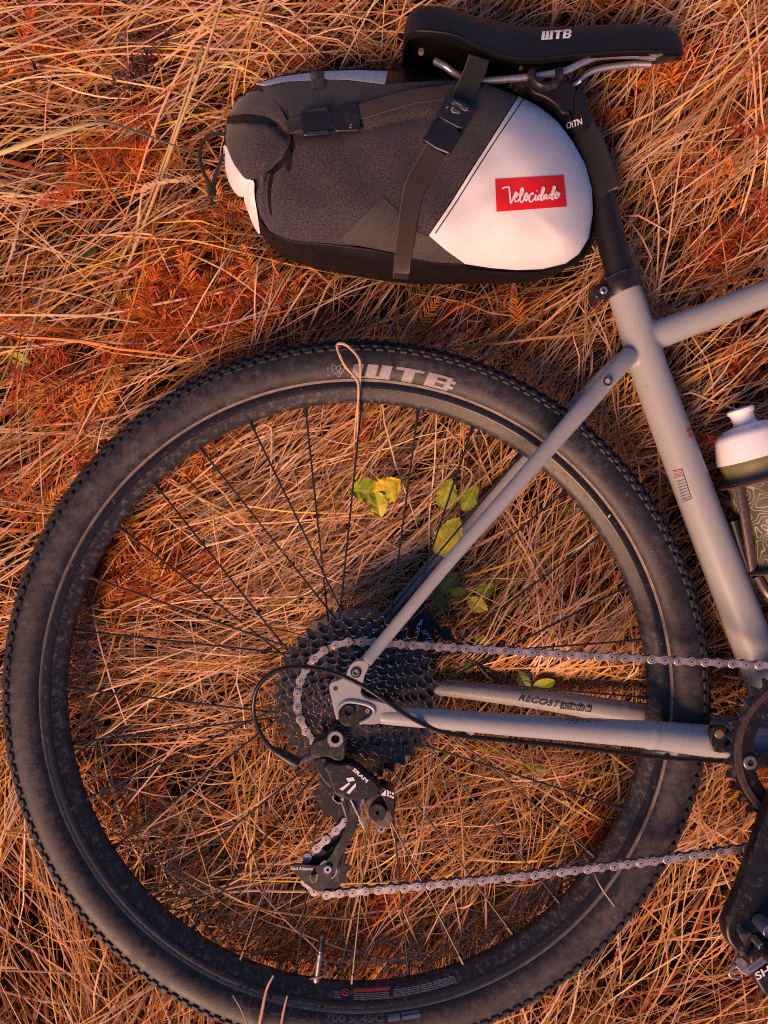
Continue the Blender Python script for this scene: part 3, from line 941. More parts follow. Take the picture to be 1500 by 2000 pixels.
def seat_tube_z(P, eps=.0004, line=SEAT_TUBE):
    C = catmull(line, 12); X0 = WA(C[:, :2], C[:, 2]); R0 = C[:, 3] / 2 / (FOCAL / (CAM_H - C[:, 2]))
    P = np.asarray(P, float); z = np.full(len(P), .012)
    for _ in range(6):
        X = WA(P, z); d = np.hypot(X[:, 0][:, None] - X0[None, :, 0], X[:, 1][:, None] - X0[None, :, 1])
        # distance to the centre line, segment-wise
        i = d.argmin(1); i = np.clip(i, 1, len(X0) - 2)
        t = X0[i + 1] - X0[i - 1]; t /= np.linalg.norm(t, axis=1)[:, None]
        v = X - X0[i]; dd = np.abs(v[:, 0] * t[:, 1] - v[:, 1] * t[:, 0])
        z = X0[i, 2] + np.sqrt(np.maximum(R0[i] ** 2 - dd ** 2, 1e-8))
    return z + eps
# sticker and red mark on the seat tube
stk = [(1314, 920), (1332, 916), (1351, 974), (1330, 982)]
stroke_px('sticker', [[stk[0], stk[1]], [stk[1], stk[2]], [stk[2], stk[3]], [(1316, 933), (1337, 929)]], lambda P: seat_tube_z(P, .0006), .0006, M_INK, frame)
def qm(p0, p1, p2, p3):
    a, b, c, d = (np.asarray(q, float) for q in (p0, p1, p2, p3))
    return lambda u, v: (a * (1 - u) + b * u) * v + (d * (1 - u) + c * u) * (1 - v)
lettering('sticker', None, qm((1315, 922), (1332, 918), (1336, 928), (1318, 932)), lambda P: seat_tube_z(P, .0006), simple('pale_red_print', (.50, .19, .15), .6, 0, .4, .1, 300, 0), frame, geo=lines_geo(3, 5))
lettering('sticker', None, qm((1321, 938), (1338, 933), (1349, 972), (1331, 979)), lambda P: seat_tube_z(P, .0007), simple('faint_ink', (.13, .125, .125), .6, 0, .3, .1, 300, 0), frame, geo=lines_geo(7, 6, .28))
lettering('red_mark', None, qm((1340, 836), (1352, 832), (1356, 852), (1344, 856)), lambda P: seat_tube_z(P, .0009), M_REDPRINT, frame,
          geo=subdivide_quads(polys_geo([[(0, .55), (.7, .6), (.75, .95), (.2, 1)], [(.1, .02), (.9, .0), (.8, .42), (.2, .38)]]), 4, 4))
# far chain stay lettering
def far_stay_z(P): return np.full(len(np.asarray(P)), -.0385) - (np.asarray(P)[:, 0] - 1150) * -.00002
FCS = [(a, b, -z, w) for a, b, z, w in CS]
C = catmull(CS, 8); XF = WA(C[:, :2], C[:, 2]); RF = C[:, 3] / 2 / (FOCAL / (CAM_H - C[:, 2]))
def far_z(P, eps=.0006):
    P = np.asarray(P, float); z = np.full(len(P), -.04)
    for _ in range(6):
        X = WA(P, z); i = np.clip(np.hypot(X[:, 0][:, None] - XF[None, :, 0], X[:, 1][:, None] - XF[None, :, 1]).argmin(1), 1, len(XF) - 2)
        t = XF[i + 1, :2] - XF[i - 1, :2]; t /= np.linalg.norm(t, axis=1)[:, None]
        v = X[:, :2] - XF[i, :2]; dd = np.abs(v[:, 0] * t[:, 1] - v[:, 1] * t[:, 0])
        z = -XF[i, 2] + np.sqrt(np.maximum(RF[i] ** 2 - dd ** 2, 1e-8))
    return z + eps
lettering('lettering', 'RECOST', quad_map((1012, 1368), (1093, 1383), (1015, 1356)), far_z, M_INK, frame, shear=.25, bold=.015)
lettering('lettering', None, quad_map((1093, 1384), (1154, 1391), (1096, 1372)), far_z, M_INK, frame, geo=subdivide_quads(polys_geo([[(0, 0), (1, 0), (1, 1), (0, 1)]]), 10))
lettering('lettering', 'ALUMINUM', quad_map((1096, 1382), (1151, 1389), (1099, 1374)), lambda P: far_z(P, .0016), M_FRAME, frame, bold=.01)

# dropout, hanger and their bolts
DZ = .0725
drop = [(643, 1345), (643, 1338), (649, 1331), (667, 1327), (676, 1319), (680, 1308), (684, 1299), (696, 1290), (712, 1290), (722, 1298), (718, 1309), (712, 1319), (709, 1336), (704, 1351), (708, 1359), (717, 1365), (733, 1368), (754, 1374), (775, 1378), (775, 1414), (744, 1412), (728, 1416), (699, 1413), (712, 1404), (726, 1396), (727, 1386), (716, 1379), (690, 1374), (672, 1374), (663, 1382), (660, 1392), (660, 1404), (655, 1400), (652, 1385)]
plate('dropout', drop, DZ, .008, M_FRAME, frame, bevel=.0016, step=6, smooth_it=1)
V, F = cyl_px(655, 1345, 4.4, DZ - .004, DZ + .0004, 14, .0002); mk('eyelet_shade', V, F, M_PINHOLE, frame)  # solid dark disc, its colour stands for the shade in the eyelet
# raised rim round the hanger pocket
stroke = [(660, 1404), (659, 1390), (664, 1379), (676, 1371), (692, 1371), (716, 1376), (729, 1384), (730, 1394), (720, 1404), (702, 1413)]
C = catmull(stroke, 5); V, F = tube_geo(WA(C, DZ + .0005), .0017, 8); mk('hanger_rim', V, F, M_FRAME, frame)
# mirrored far dropout
fd = [(p[0], p[1]) for p in drop]
Vd, Fd = patch_geo(chaikin(fd, 1), DZ, 8, .008, (), True)
Vd = [(x, y, -z + .0) for x, y, z in Vd]; mk('dropout', Vd, Fd, M_FRAME, frame, bevel=.0012)
hang = [(661, 1390), (664, 1381), (674, 1375), (690, 1375), (714, 1380), (724, 1386), (724, 1395), (712, 1402), (700, 1409), (690, 1419), (680, 1420), (668, 1416), (661, 1406)]
plate('derailleur_hanger', hang, DZ - .0005, .009, M_DERAIL, frame, bevel=.001, smooth_it=1, step=6)
V, F = cyl_px(680, 1391, 14, DZ - .004, DZ + .0016, hole=7); mk('axle_end', V, F, M_BLACK, frame)
V, F = cyl_px(718, 1388.5, 4.2, DZ - .004, DZ + .0010, 14, hole=1.4); mk('hanger_screw', V, F, M_SILVER, frame)
V, F = cyl_px(695, 1314, 10.5, DZ - .006, DZ + .0014, hole=6); mk('stay_eyelet', V, F, M_BLACK, frame)
V, F = cyl_px(694.5, 1314, 7.5, DZ - .006, DZ + .0019, hole=5); mk('stay_eyelet_ring', V, F, M_DULL, frame)
V, F = cyl_px(1187, 745, 9.2, .020, .0372, hole=6.0); mk('seat_stay_bolt', V, F, M_PINHOLE, frame)
V, F = cyl_px(1187, 745.6, 10.6, .020, .0362); mk('seat_stay_boss', V, F, M_FRAME, frame)
# cable stops under the chain stay
for px, py, z in ((905, 1431, .058), (1304, 1473, .034)):
    plate('cable_clip', [(px - 22, py - 5), (px + 20, py - 4), (px + 22, py + 1), (px + 15, py + 8), (px + 9, py + 9), (px + 7, py + 4), (px - 6, py + 4), (px - 8, py + 9), (px - 16, py + 8), (px - 22, py + 1)], z, .006, M_FRAME, frame, bevel=.0008, step=6)
    V, F = cyl_px(px, py + 4, 6, z - .008, z + .001, 12); mk('clip_tie', V, F, M_HOUSING, frame)
# chain stay protector near the chain ring
plate('chain_stay_guard', [(1388, 1425), (1396, 1418), (1424, 1420), (1430, 1440), (1428, 1470), (1400, 1472), (1386, 1460)], .0415, .008, M_DERAIL, frame, bevel=.0015, smooth_it=1)
V, F = cyl_px(1406, 1434, 9, .036, .0432); mk('guard_bolt', V, F, M_BRASS, frame)

# ---- seat post, clamp and saddle
POST = [(1112, 196, 0, 62), (1128, 238, 0, 60), (1150, 300, 0, 56), (1176, 400, 0, 55.5), (1201, 496, 0, 55), (1222, 570, 0, 55), (1240, 620, 0, 54)]
V, F = tube_px(POST, 8, 28)
post = mk('seat_post', V, F, M_POST, bike)
lettering('lettering', 'OITN', quad_map((1108, 252), (1140, 242), (1104, 240)), lambda P: seat_tube_z(P, .0006, POST), M_PRINT, post, shear=.3, bold=.02)
# yoke under the saddle rails
plate('seat_post_head', [(1030, 164), (1044, 154), (1092, 152), (1116, 160), (1127, 172), (1120, 190), (1120, 206), (1122, 220), (1098, 224), (1088, 206), (1066, 190), (1040, 182)], .020, .040, M_POST, post, bevel=.005, smooth_it=2, bseg=3)
C = catmull([(1038, 141), (1040, 156), (1052, 168), (1067, 171), (1082, 166), (1091, 152), (1092, 138)], 6)
V, F = tube_geo(WA(C, .030), .0042, 10, flat=(1, 1.5)); mk('rail_clamp', V, F, M_BLACK, post)
lettering('lettering', None, quad_map((1125, 166), (1135, 162), (1127, 158)), .0205, M_PRINT, post, geo=polys_geo([[(0, 0), (1, .1), (.7, 1)]]))
# clamp collar on the frame
cdir = (W(1226, 590, 0) - W(1205, 537, 0)).normalized(); cc = W(1213, 557, 0)
V, F = lathe_geo([(.0165, -.0085), (.0195, -.0085), (.0200, -.0075), (.0200, .0075), (.0195, .0085), (.0165, .0085)], None, 40, axis=(cc, cdir))
collar = mk('seat_clamp', V, F, M_BLACK, bike)
plate('clamp_ear', [(1158, 566), (1163, 556), (1180, 549), (1200, 546), (1204, 566), (1188, 574), (1172, 584), (1162, 582)], .012, .022, M_BLACK, collar, bevel=.0018, smooth_it=1, step=6)
V, F = cyl_px(1180, 566, 7.5, .006, .0150, hole=3.6); mk('clamp_bolt', V, F, M_SILVER, collar)

saddle = thing('saddle', (.16, .46, 0), parent=bike)
# stations from the tail to the nose: x, half width, y of the crown, y of the skirt
ST = np.array([(.0190, .030, .463, .447), (.0215, .052, .470, .446), (.030, .064, .4760, .4430), (.045, .0675, .4765, .4405), (.065, .066, .4745, .4380), (.085, .058, .4730, .4345), (.105, .047, .4755, .4335), (.125, .0375, .4755, .4345),
               (.150, .0305, .4765, .4380), (.180, .0260, .4790, .4440), (.210, .0232, .4815, .4480), (.240, .0212, .4835, .4510), (.265, .0198, .4840, .4520), (.283, .0180, .4820, .4530), (.294, .0140, .4770, .4555), (.2995, .0070, .4700, .4580)])
si = catmull(ST, 4)
ROLL = .34        # the saddle leans a little away from the camera
NP = 25
V = []; F = []
for x, w, yt, ye in si:
    for k in range(NP):
        t = -1 + 2 * k / (NP - 1)
        z = w * math.sin(t * math.pi / 2) if abs(t) < 1 else w * t
        e = abs(t) ** 3.2
        dip = -.0035 * math.exp(-(t / .18) ** 2) * (1 if x < .2 else 0)
        V.append((x, yt + (ye - yt) * e + dip + ROLL * (w - z), z))
n = len(si)
for i in range(n - 1):
    for k in range(NP - 1): F.append((i * NP + k, i * NP + k + 1, (i + 1) * NP + k + 1, (i + 1) * NP + k))
# roll the skirt under
b0 = len(V)
for x, w, yt, ye in si:
    for z in (-1, 1): V.append((x, ye - .0005 + ROLL * (w - z * (w - .006)), z * (w - .006)))
for i in range(n - 1):
    F.append((b0 + 2 * i, i * NP, (i + 1) * NP, b0 + 2 * i + 2))
    F.append((i * NP + NP - 1, b0 + 2 * i + 1, b0 + 2 * i + 3, (i + 1) * NP + NP - 1))
F.append(tuple(range(NP))); F.append(tuple((n - 1) * NP + k for k in range(NP))[::-1])
mk('saddle_cover', V, F, M_VINYL, saddle, smooth=60)
# shell underneath
V = []; F = []
for x, w, yt, ye in si:
    ww = w - .004
    for k in range(9):
        t = -1 + 2 * k / 8
        V.append((x, ye + .004 + (yt - ye) * .25 * (1 - t * t) + ROLL * (w - ww * t), ww * t))
    for k in range(9):
        t = 1 - 2 * k / 8
        V.append((x, ye - .0025 + (yt - ye) * .3 * (1 - t * t) + ROLL * (w - ww * t), ww * t))
for i in range(n - 1):
    for k in range(18): F.append((i * 18 + k, i * 18 + (k + 1) % 18, (i + 1) * 18 + (k + 1) % 18, (i + 1) * 18 + k))
F.append(tuple(range(18))); F.append(tuple((n - 1) * 18 + k for k in range(18)))
mk('saddle_shell', V, F, M_SHELL, saddle, smooth=50)
# piping along the edge of the cover
for s in (1, -1):
    P = [(x, ye + .0012 + ROLL * (w - s * w), s * (w + .0003)) for x, w, yt, ye in si]
    V, F = tube_geo(P, .0011, 7); mk('edge_piping', V, F, M_SHELL, saddle)
def saddle_z(P, eps=.0006):
    """height of the near flank of the saddle under a photo pixel"""
    P = np.asarray(P, float); z = np.full(len(P), .03)
    xs = si[:, 0]
    for _ in range(8):
        X = WA(P, z)
        w = np.interp(X[:, 0], xs, si[:, 1]); yt = np.interp(X[:, 0], xs, si[:, 2]); ye = np.interp(X[:, 0], xs, si[:, 3])
        e = np.clip((X[:, 1] - ROLL * (w - z) - yt) / (ye - yt), 0.02, 1); t = e ** (1 / 3.2)
        z = .5 * z + .5 * w * np.sin(t * math.pi / 2)
    return z + eps
lettering('lettering', None, quad_map((1057, 78), (1115, 74), (1058, 61)), saddle_z, M_PRINT, saddle, geo=subdivide_quads(wtb_geo(.02), 3, 4))
# rails
for s in (1, -1):
    R = [(.050, .440, .026), (.060, .432, .030), (.072, .426, .026), (.090, .423, .022), (.130, .4255, .022), (.165, .430, .022), (.180, .434, .0215), (.198, .4445, .018), (.216, .4535, .012), (.250, .4570, .008), (.272, .4560, .006)]
    C = catmull([(x, y, s * z) for x, y, z in R], 6)
    V, F = tube_geo(C, .0035, 12); mk('saddle_rail', V, F, M_SILVER, saddle)
plate('nose_plate', [(1240, 100), (1295, 97), (1297, 106), (1285, 110), (1250, 109)], .016, .003, M_DULL, saddle, bevel=.001)
for px, py in ((1018, 131), (1101, 107)):
    V, F = cyl_px(px, py, 4, .008, .012, 12); mk('shell_rivet', V, F, M_BROWN, saddle)
V, F = cyl_px(823, 98, 6, .038, .042, 12); mk('shell_rivet', V, F, M_BROWN, saddle)

# ---- cassette
M_GLINT = simple('tooth_edge_glint', (.60, .53, .50), .25, .95, .5, .6, 500, 0)  # bright steel put on the tooth bevels as painted glints
cassette = thing('cassette', WC + Vector((0, 0, .03)), parent=bike)
TEETH = [11, 13, 15, 17, 19, 22, 25, 28, 32, 36, 40]
def pitch_r(N): return .0127 / (2 * math.sin(math.pi / N))
COGZ = lambda i: .0175 + (10 - i) * .0038
for i, N in enumerate(TEETH):
    rp = pitch_r(N)
    r_in = .0155 if i < 1 else max(.0165, pitch_r(TEETH[i - 1]) - .0075)
    V, F = gear_ring(N, rp + .0026, rp - .0036, r_in, COGZ(i), .0017, phase=random.random())
    so = mk('sprocket', V, F, M_COG, cassette, smooth=25, bevel=.0006, bseg=1)
    so.data.materials.append(M_GLINT); so.modifiers[0].material = 1
    # carrier arms with openings on the large ones
V, F = lathe_geo([(.0150, COGZ(10) - .001), (.0175, COGZ(10) - .001), (.0175, .058), (.0150, .058)], WC, 40, closed=True); mk('cassette_body', V, F, M_COG, cassette)
for i in range(5, 11):
    rp = pitch_r(TEETH[i]); g = []
    for k in range(7 if i > 8 else 6):
        a = 2 * math.pi * k / (7 if i > 8 else 6) + i * .31
        P = [WC + Vector((r * math.cos(a + q), r * math.sin(a + q), COGZ(i))) for r, q in ((.016, 0), (rp * .55, .22), (rp - .008, .40))]
        g.append(tube_geo(P, .0034, 6, flat=(1, .25)))
    V, F = join(*g); mk('sprocket_arms', V, F, M_COG, cassette)

# ---- chain ring and crank
CRZ = .045
crankset = thing('crankset', BB + Vector((0, 0, CRZ)), parent=bike)
V, F = gear_ring(40, pitch_r(40) + .0034, pitch_r(40) - .0034, .0665, CRZ, .0024, c=BB, phase=.03)
mk('chain_ring', V, F, M_BLACK, crankset, smooth=25, bevel=.0003)
V, F = lathe_geo([(.0560, CRZ - .0030), (.0560, CRZ + .0008), (.0670, CRZ + .0008), (.0670, CRZ - .003)], BB, 120, closed=True); mk('spider_ring', V, F, M_BLACK, crankset)
V, F = lathe_geo([(.0672, CRZ + .001), (.0680, CRZ + .0030), (.0735, CRZ + .0030), (.0745, CRZ + .001)], BB, 120); mk('chain_ring_face', V, F, simple('ring_face_bronze', (.060, .042, .036), .5, .2, .4, .35, 200, .15, 700), crankset)
for k in range(5):
    a = math.radians(188 + 72 * k)
    d = Vector((math.cos(a), math.sin(a), 0))
    V, F = tube_geo([BB + d * .018 + Vector((0, 0, CRZ)), BB + d * .04 + Vector((0, 0, CRZ - .001)), BB + d * .066 + Vector((0, 0, CRZ - .002))], [.010, .0085, .0100], 12, flat=(1, .45))
    mk('spider_arm', V, F, M_DERAIL, crankset)
    p = BB + d * .0605
    V, F = lathe_geo([(.0065, CRZ - .004), (.0065, CRZ + .0035), (.0058, CRZ + .0042), (.0032, CRZ + .0042), (.0030, CRZ - .002), (0, CRZ - .002)], (p.x, p.y, 0), 20)
    mk('chain_ring_bolt', V, F, M_DULL, crankset)
V, F = lathe_geo([(.0, CRZ + .02), (.012, CRZ + .02), (.018, CRZ + .004), (.020, CRZ - .008), (.018, -.036)], BB, 40); mk('crank_axle', V, F, M_BLACK, crankset)
crank = [(1500, 1585), (1472, 1668), (1446, 1742), (1424, 1790), (1416, 1814), (1422, 1842), (1441, 1864), (1472, 1874), (1506, 1866), (1532, 1840), (1548, 1790), (1590, 1690), (1650, 1560), (1672, 1490), (1640, 1440), (1580, 1445), (1535, 1505)]
V, F = patch_geo(chaikin(crank, 2), .078, 12, .016, [circle_px(1468, 1822, 19, 20)], True)
mk('crank_arm', V, F, M_BLACK, crankset, bevel=.003, bseg=3)
V, F = tube_px([(1496, 1612, .0786, 2.5), (1462, 1712, .0786, 2.5), (1438, 1778, .0786, 2.5), (1436, 1806, .0786, 2.5)], 6, 6); mk('crank_ridge', V, F, M_DERAIL, crankset)
V, F = cyl_px(1468, 1822, 18, .060, .074, hole=10); mk('pedal_eye', V, F, M_DERAIL, crankset)
# pedal: spindle, body, sprung steel binding
pedal = thing('pedal', W(1510, 1890, .11), parent=crankset)
V, F = tube_geo([W(1470, 1824, .066), W(1492, 1850, .090), W(1530, 1885, .135)], [.008, .0085, .009], 18); mk('spindle', V, F, M_BLACK, pedal)
plate('pedal_body', [(1462, 1862), (1500, 1840), (1560, 1850), (1600, 1900), (1580, 1950), (1500, 1955), (1470, 1905)], .085, .016, M_BLACK, pedal, bevel=.003, smooth_it=1)
V, F = tube_px([(1476, 1906, .105, 27), (1520, 1880, .105, 27), (1580, 1845, .105, 27)], 6, 20); mk('pedal_cap', V, F, M_BLACK, pedal)
lettering('lettering', 'SHIMANO', quad_map((1480, 1915), (1585, 1853), (1473, 1901)), .1165, M_PRINT, pedal, bold=.02)
plate('binding_plate', [(1433, 1886), (1442, 1868), (1456, 1872), (1468, 1892), (1464, 1912), (1446, 1898)], .098, .004, M_DULL, pedal, bevel=.001, smooth_it=1, step=5)
C = catmull([(1436, 1884), (1427, 1894), (1424, 1902), (1430, 1908), (1444, 1910)], 6); V, F = tube_geo(WA(C, .098), .0016, 8); mk('binding_wire', V, F, M_DULL, pedal)
V, F = cyl_px(1489, 1851, 7, .09, .104, 14, hole=3); mk('tension_screw', V, F, M_SILVER, pedal)
C = catmull([(1462, 1895), (1478, 1884), (1500, 1869), (1520, 1862)], 5); V, F = tube_geo(WA(C, .110), .0030, 10); mk('spring', V, F, M_SILVER, pedal)
V, F = cyl_px(1505, 1822, 14, .08, .100, 18); mk('binding_bolt', V, F, M_SILVER, pedal)

# ---- rear derailleur
rd = thing('rear_derailleur', W(690, 1540, .05), parent=bike)
plate('mount_knuckle', [(664, 1412), (676, 1417), (677, 1440), (676, 1482), (660, 1490), (640, 1478), (612, 1484), (603, 1470), (612, 1446), (636, 1440), (645, 1424), (655, 1412)], .066, .018, M_DERAIL, rd, bevel=.002, smooth_it=1, holes=[circle_px(655, 1444, 8, 16)])
V, F = cyl_px(655, 1444, 16, .058, .0705, hole=8.5); mk('mount_bolt', V, F, M_DULL, rd)
plate('parallelogram_link', [(660, 1492), (684, 1489), (700, 1500), (735, 1527), (745, 1540), (738, 1552), (728, 1558), (712, 1562), (690, 1566), (655, 1556), (648, 1540), (640, 1512), (630, 1500), (640, 1486)], .066, .016, M_BLACK, rd, bevel=.002, smooth_it=1)
plate('inner_link', [(612, 1480), (640, 1478), (655, 1500), (662, 1530), (650, 1545), (630, 1528), (614, 1502)], .056, .02, M_BLACK, rd, bevel=.002, smooth_it=1)
lettering('lettering', 'SRAM', quad_map((688, 1505), (716, 1530), (692, 1499)), .0668, M_PRINT, rd, shear=.1, bold=.03)
lettering('number_mark', None, lambda u, v: (u, v), .0668, M_PRINT, rd, geo=polys_geo([[(676, 1520), (690, 1518), (693, 1525), (680, 1527)], [(682, 1528), (684, 1531), (669, 1544), (663, 1541)], [(695, 1529), (695, 1536), (682, 1551), (677, 1548)]]))
plate('cage_knuckle', [(716, 1562), (740, 1545), (770, 1556), (772, 1590), (762, 1616), (748, 1622), (730, 1612), (714, 1592), (709, 1574)], .060, .030, M_BROWN, rd, bevel=.004, smooth_it=1, bseg=3)
plate('knuckle_cover', [(738, 1532), (768, 1544), (773, 1575), (768, 1604), (756, 1588), (752, 1566), (742, 1550)], .064, .02, M_BLACK, rd, bevel=.002, smooth_it=1)
V, F = cyl_px(737, 1588, 17.5, .055, .0665, hole=4); mk('cage_pivot', V, F, M_DERAIL, rd)
V, F = cyl_px(745, 1620, 8, .040, .058, hole=2.5); mk('stop_screw', V, F, M_DULL, rd)
lettering('logo', None, lambda u, v: (u, v), .0650, M_PRINT, rd, geo=polys_geo([[(744, 1553), (754, 1542), (754, 1555)], [(756, 1543), (759, 1544), (759, 1556), (756, 1555)], [(761, 1545), (764, 1547), (764, 1551), (761, 1550)], [(766, 1547), (769, 1549), (769, 1553), (766, 1552)], [(761, 1553), (765, 1554), (765, 1558), (761, 1557)], [(766, 1555), (769, 1556), (769, 1560), (766, 1559)]]))
V, F = cyl_px(700, 1541, 7, .05, .0655, hole=2.5); mk('limit_screw', V, F, M_BRASS, rd)
PZ = .0287
cage = [(668, 1556), (690, 1560), (698, 1580), (700, 1611), (684, 1644), (666, 1675), (658, 1700), (648, 1714), (643, 1732), (625, 1745), (607, 1736), (567, 1699), (567, 1687), (600, 1688), (624, 1691), (643, 1676), (662, 1644), (677, 1613), (677, 1585)]
plate('outer_cage', cage, PZ + .0085, .0028, M_DERAIL, rd, holes=[[(603, 1704), (618, 1703), (632, 1714), (624, 1727), (612, 1720)]], bevel=.0008, smooth_it=1, step=6)
icage = [(p[0] * .97 + 20, p[1] * .995 + 2) for p in cage]
plate('inner_cage', [(655, 1545), (680, 1560), (690, 1600), (672, 1640), (660, 1672), (655, 1715), (630, 1735), (606, 1722), (600, 1690), (630, 1660), (662, 1610), (650, 1570)], PZ - .006, .0025, M_BLACK, rd, bevel=.0006, smooth_it=1)
GP, TP = W(659, 1556, PZ), W(637, 1700, PZ)
PR = pitch_r(11)
for c, nm in ((GP, 'guide_pulley'), (TP, 'tension_pulley')):
    V, F = gear_ring(11, PR + .002, PR - .0035, .006, PZ, .0026, c=c, phase=.4); mk('pulley', V, F, M_BLACK, rd, smooth=25)
V, F = cyl_px(640, 1699, 8, PZ, PZ + .0115, hole=3); mk('pulley_bolt', V, F, M_SILVER, rd)
ring = [(640 + 17.5 * math.cos(t), 1699 + 17.5 * math.sin(t)) for t in np.linspace(0, 2 * math.pi, 30)]
V, F = tube_geo(WA(ring, PZ + .0075), .0010, 6); mk('pulley_ring', V, F, M_SILVER, rd)
lettering('lettering', 'Exact Actuation', quad_map((568, 1699), (611, 1700), (568, 1692)), PZ + .0092, M_PRINT, rd, bold=.01)
plate('cage_spring_lever', [(681, 1558), (684, 1558), (702, 1594), (705, 1598), (714, 1616), (710, 1620), (702, 1604), (700, 1597)], PZ + .012, .002, M_SILVER, rd, bevel=.0003, step=5)
C = catmull([(650, 1554), (652, 1562), (660, 1568), (668, 1570), (676, 1596)], 6); V, F = tube_geo(WA(C, PZ + .012), .0008, 6); mk('cage_spring', V, F, M_SILVER, rd)
V, F = cyl_px(669, 1561, 4, PZ, PZ + .0135, 12); mk('spring_pin', V, F, M_SILVER, rd)
# barrel adjuster
V, F = tube_px([(538, 1466, .064, 17), (545, 1470, .064, 19), (562, 1480, .064, 22), (580, 1490, .064, 22), (584, 1492, .064, 18)], 4, 18); mk('barrel_adjuster', V, F, M_DERAIL, rd)
V, F = tube_px([(582, 1491, .062, 16), (592, 1484, .062, 15), (610, 1474, .060, 14)], 4, 14); mk('cable_ferrule', V, F, M_BROWN, rd)
# shift cable housing
V, F = tube_px([(545, 1471, .064, 8), (522, 1452, .072, 8.2), (503, 1420, .085, 8.4), (495, 1385, .095, 8.6), (500, 1350, .100, 8.8), (520, 1322, .102, 8.8), (552, 1306, .102, 9), (600, 1303, .100, 9), (650, 1313, .096, 9), (700, 1335, .092, 9), (755, 1370, .088, 9), (800, 1400, .080, 9), (850, 1424, .070, 9), (910, 1438, .058, 9), (1000, 1447, .048, 9), (1140, 1461, .040, 9), (1300, 1480, .034, 9), (1480, 1490, .03, 9)], 8, 12)
mk('shift_cable', V, F, M_HOUSING, bike)

# ---- chain
chain = thing('chain', WC + Vector((.2, 0, .035)), parent=bike)
R28, R40 = pitch_r(28), pitch_r(40)
circ = [(Vector((WC.x, WC.y)), R28, 1, COGZ(7)), (Vector((GP.x, GP.y)), PR, -1, PZ), (Vector((TP.x, TP.y)), PR, 1, PZ), (Vector((BB.x, BB.y)), R40, 1, CRZ)]
tang = []
for i in range(4):
    (ca, ra, sa, za), (cb, rb, sb, zb) = circ[i], circ[(i + 1) % 4]
    RA, RB = ra * sa, rb * sb
    d = cb - ca; D = d.length; ph = math.atan2(d.y, d.x); psi = ph - math.asin((RB - RA) / D)
    nl = Vector((-math.sin(psi), math.cos(psi)))
    tang.append((ca - nl * RA, cb - nl * RB, za, zb))
path = []
for i in range(4):
    pa, pb, za, zb = tang[i]
    nn = 60
    sag = .004 if i == 2 else (.0 if i != 3 else .001)
    for k in range(nn):
        t = k / nn; p = pa + (pb - pa) * t
        path.append((p.x, p.y - sag * math.sin(math.pi * t) , za + (zb - za) * t))
    c, r, s, z = circ[(i + 1) % 4]
    q = tang[(i + 1) % 4][0]
    a0 = math.atan2(pb.y - c.y, pb.x - c.x); a1 = math.atan2(q.y - c.y, q.x - c.x)
    da = (a1 - a0) % (2 * math.pi) if s > 0 else -((a0 - a1) % (2 * math.pi))
    m = max(4, int(abs(da) / .03))
    for k in range(m):
        a = a0 + da * k / m; path.append((c.x + r * math.cos(a), c.y + r * math.sin(a), z))
path = np.array(path)
seg = np.linalg.norm(np.diff(np.vstack([path, path[:1]]), axis=0), axis=1); cum = np.concatenate([[0], np.cumsum(seg)])
tot = cum[-1]; nl = int(round(tot / .0127 / 2)) * 2
pc = np.vstack([path, path[:1]])
def at_len(s):
    s = s % tot
    return np.array([np.interp(s, cum, pc[:, k]) for k in range(3)])
def link_mesh(name, outer):
    h = .00635; R, nk = (.0044, .0029) if outer else (.0042, .0031)
    out = []
    for cx, a0 in ((h, -135), (-h, 45)):
        for k in range(13):
            a = math.radians(a0 + 270 * k / 12); out.append((cx + R * math.cos(a), R * math.sin(a)))
        out.append(((h - .0045) * (1 if cx > 0 else -1) * .2, nk if cx > 0 else -nk))
    zz = (.0021, .0030) if outer else (.0011, .0020)
    V = []; F = []; n = len(out)
    mats = []
    for sgn in (1, -1):
        b = len(V)
        for z, k in ((zz[0], 1), (zz[1] - .0002, 1), (zz[1], .93)):
            V += [(x * (k if k == 1 else 1) - (0 if k == 1 else math.copysign(.0003, x)), y * k, z * sgn) for x, y in out]
        for q in (0, n):
            for i in range(n):
                j = (i + 1) % n; F.append((b + q + i, b + q + j, b + q + n + j, b + q + n + i)); mats.append(0)
        F.append(tuple(b + 2 * n + i for i in range(n))); mats.append(0)
        F.append(tuple(b + i for i in range(n))[::-1]); mats.append(0)
    def cyl(cx, r, z0, z1, seg, mi, hole=None):
        b = len(V)
        for z in (z0, z1):
            for k in range(seg): a = 2 * math.pi * k / seg; V.append((cx + r * math.cos(a), r * math.sin(a), z))
        for k in range(seg): F.append((b + k, b + (k + 1) % seg, b + seg + (k + 1) % seg, b + seg + k)); mats.append(mi)
        F.append(tuple(b + seg + k for k in range(seg))); mats.append(mi)
    for cx in (h, -h):
        if outer:
            cyl(cx, .0031, .0029, .00325, 16, 1); cyl(cx, .0024, .003, .00350, 14, 0); cyl(cx, .0011, .0033, .00358, 10, 2)
        else:
            cyl(cx, .0038, -.0012, .0012, 12, 1)
    me = bpy.data.meshes.new(name); me.from_pydata(V, [], F)
    bm = bmesh.new(); bm.from_mesh(me); bmesh.ops.recalc_face_normals(bm, faces=bm.faces); bm.to_mesh(me); bm.free()
    for m in ((M_CHAIN, M_DULL, M_PINHOLE) if outer else (M_CHAIN_IN, M_DULL, M_PINHOLE)): me.materials.append(m)
    me.polygons.foreach_set('material_index', mats)
    return me
LO, LI = link_mesh('chain_outer_link', True), link_mesh('chain_inner_link', False)
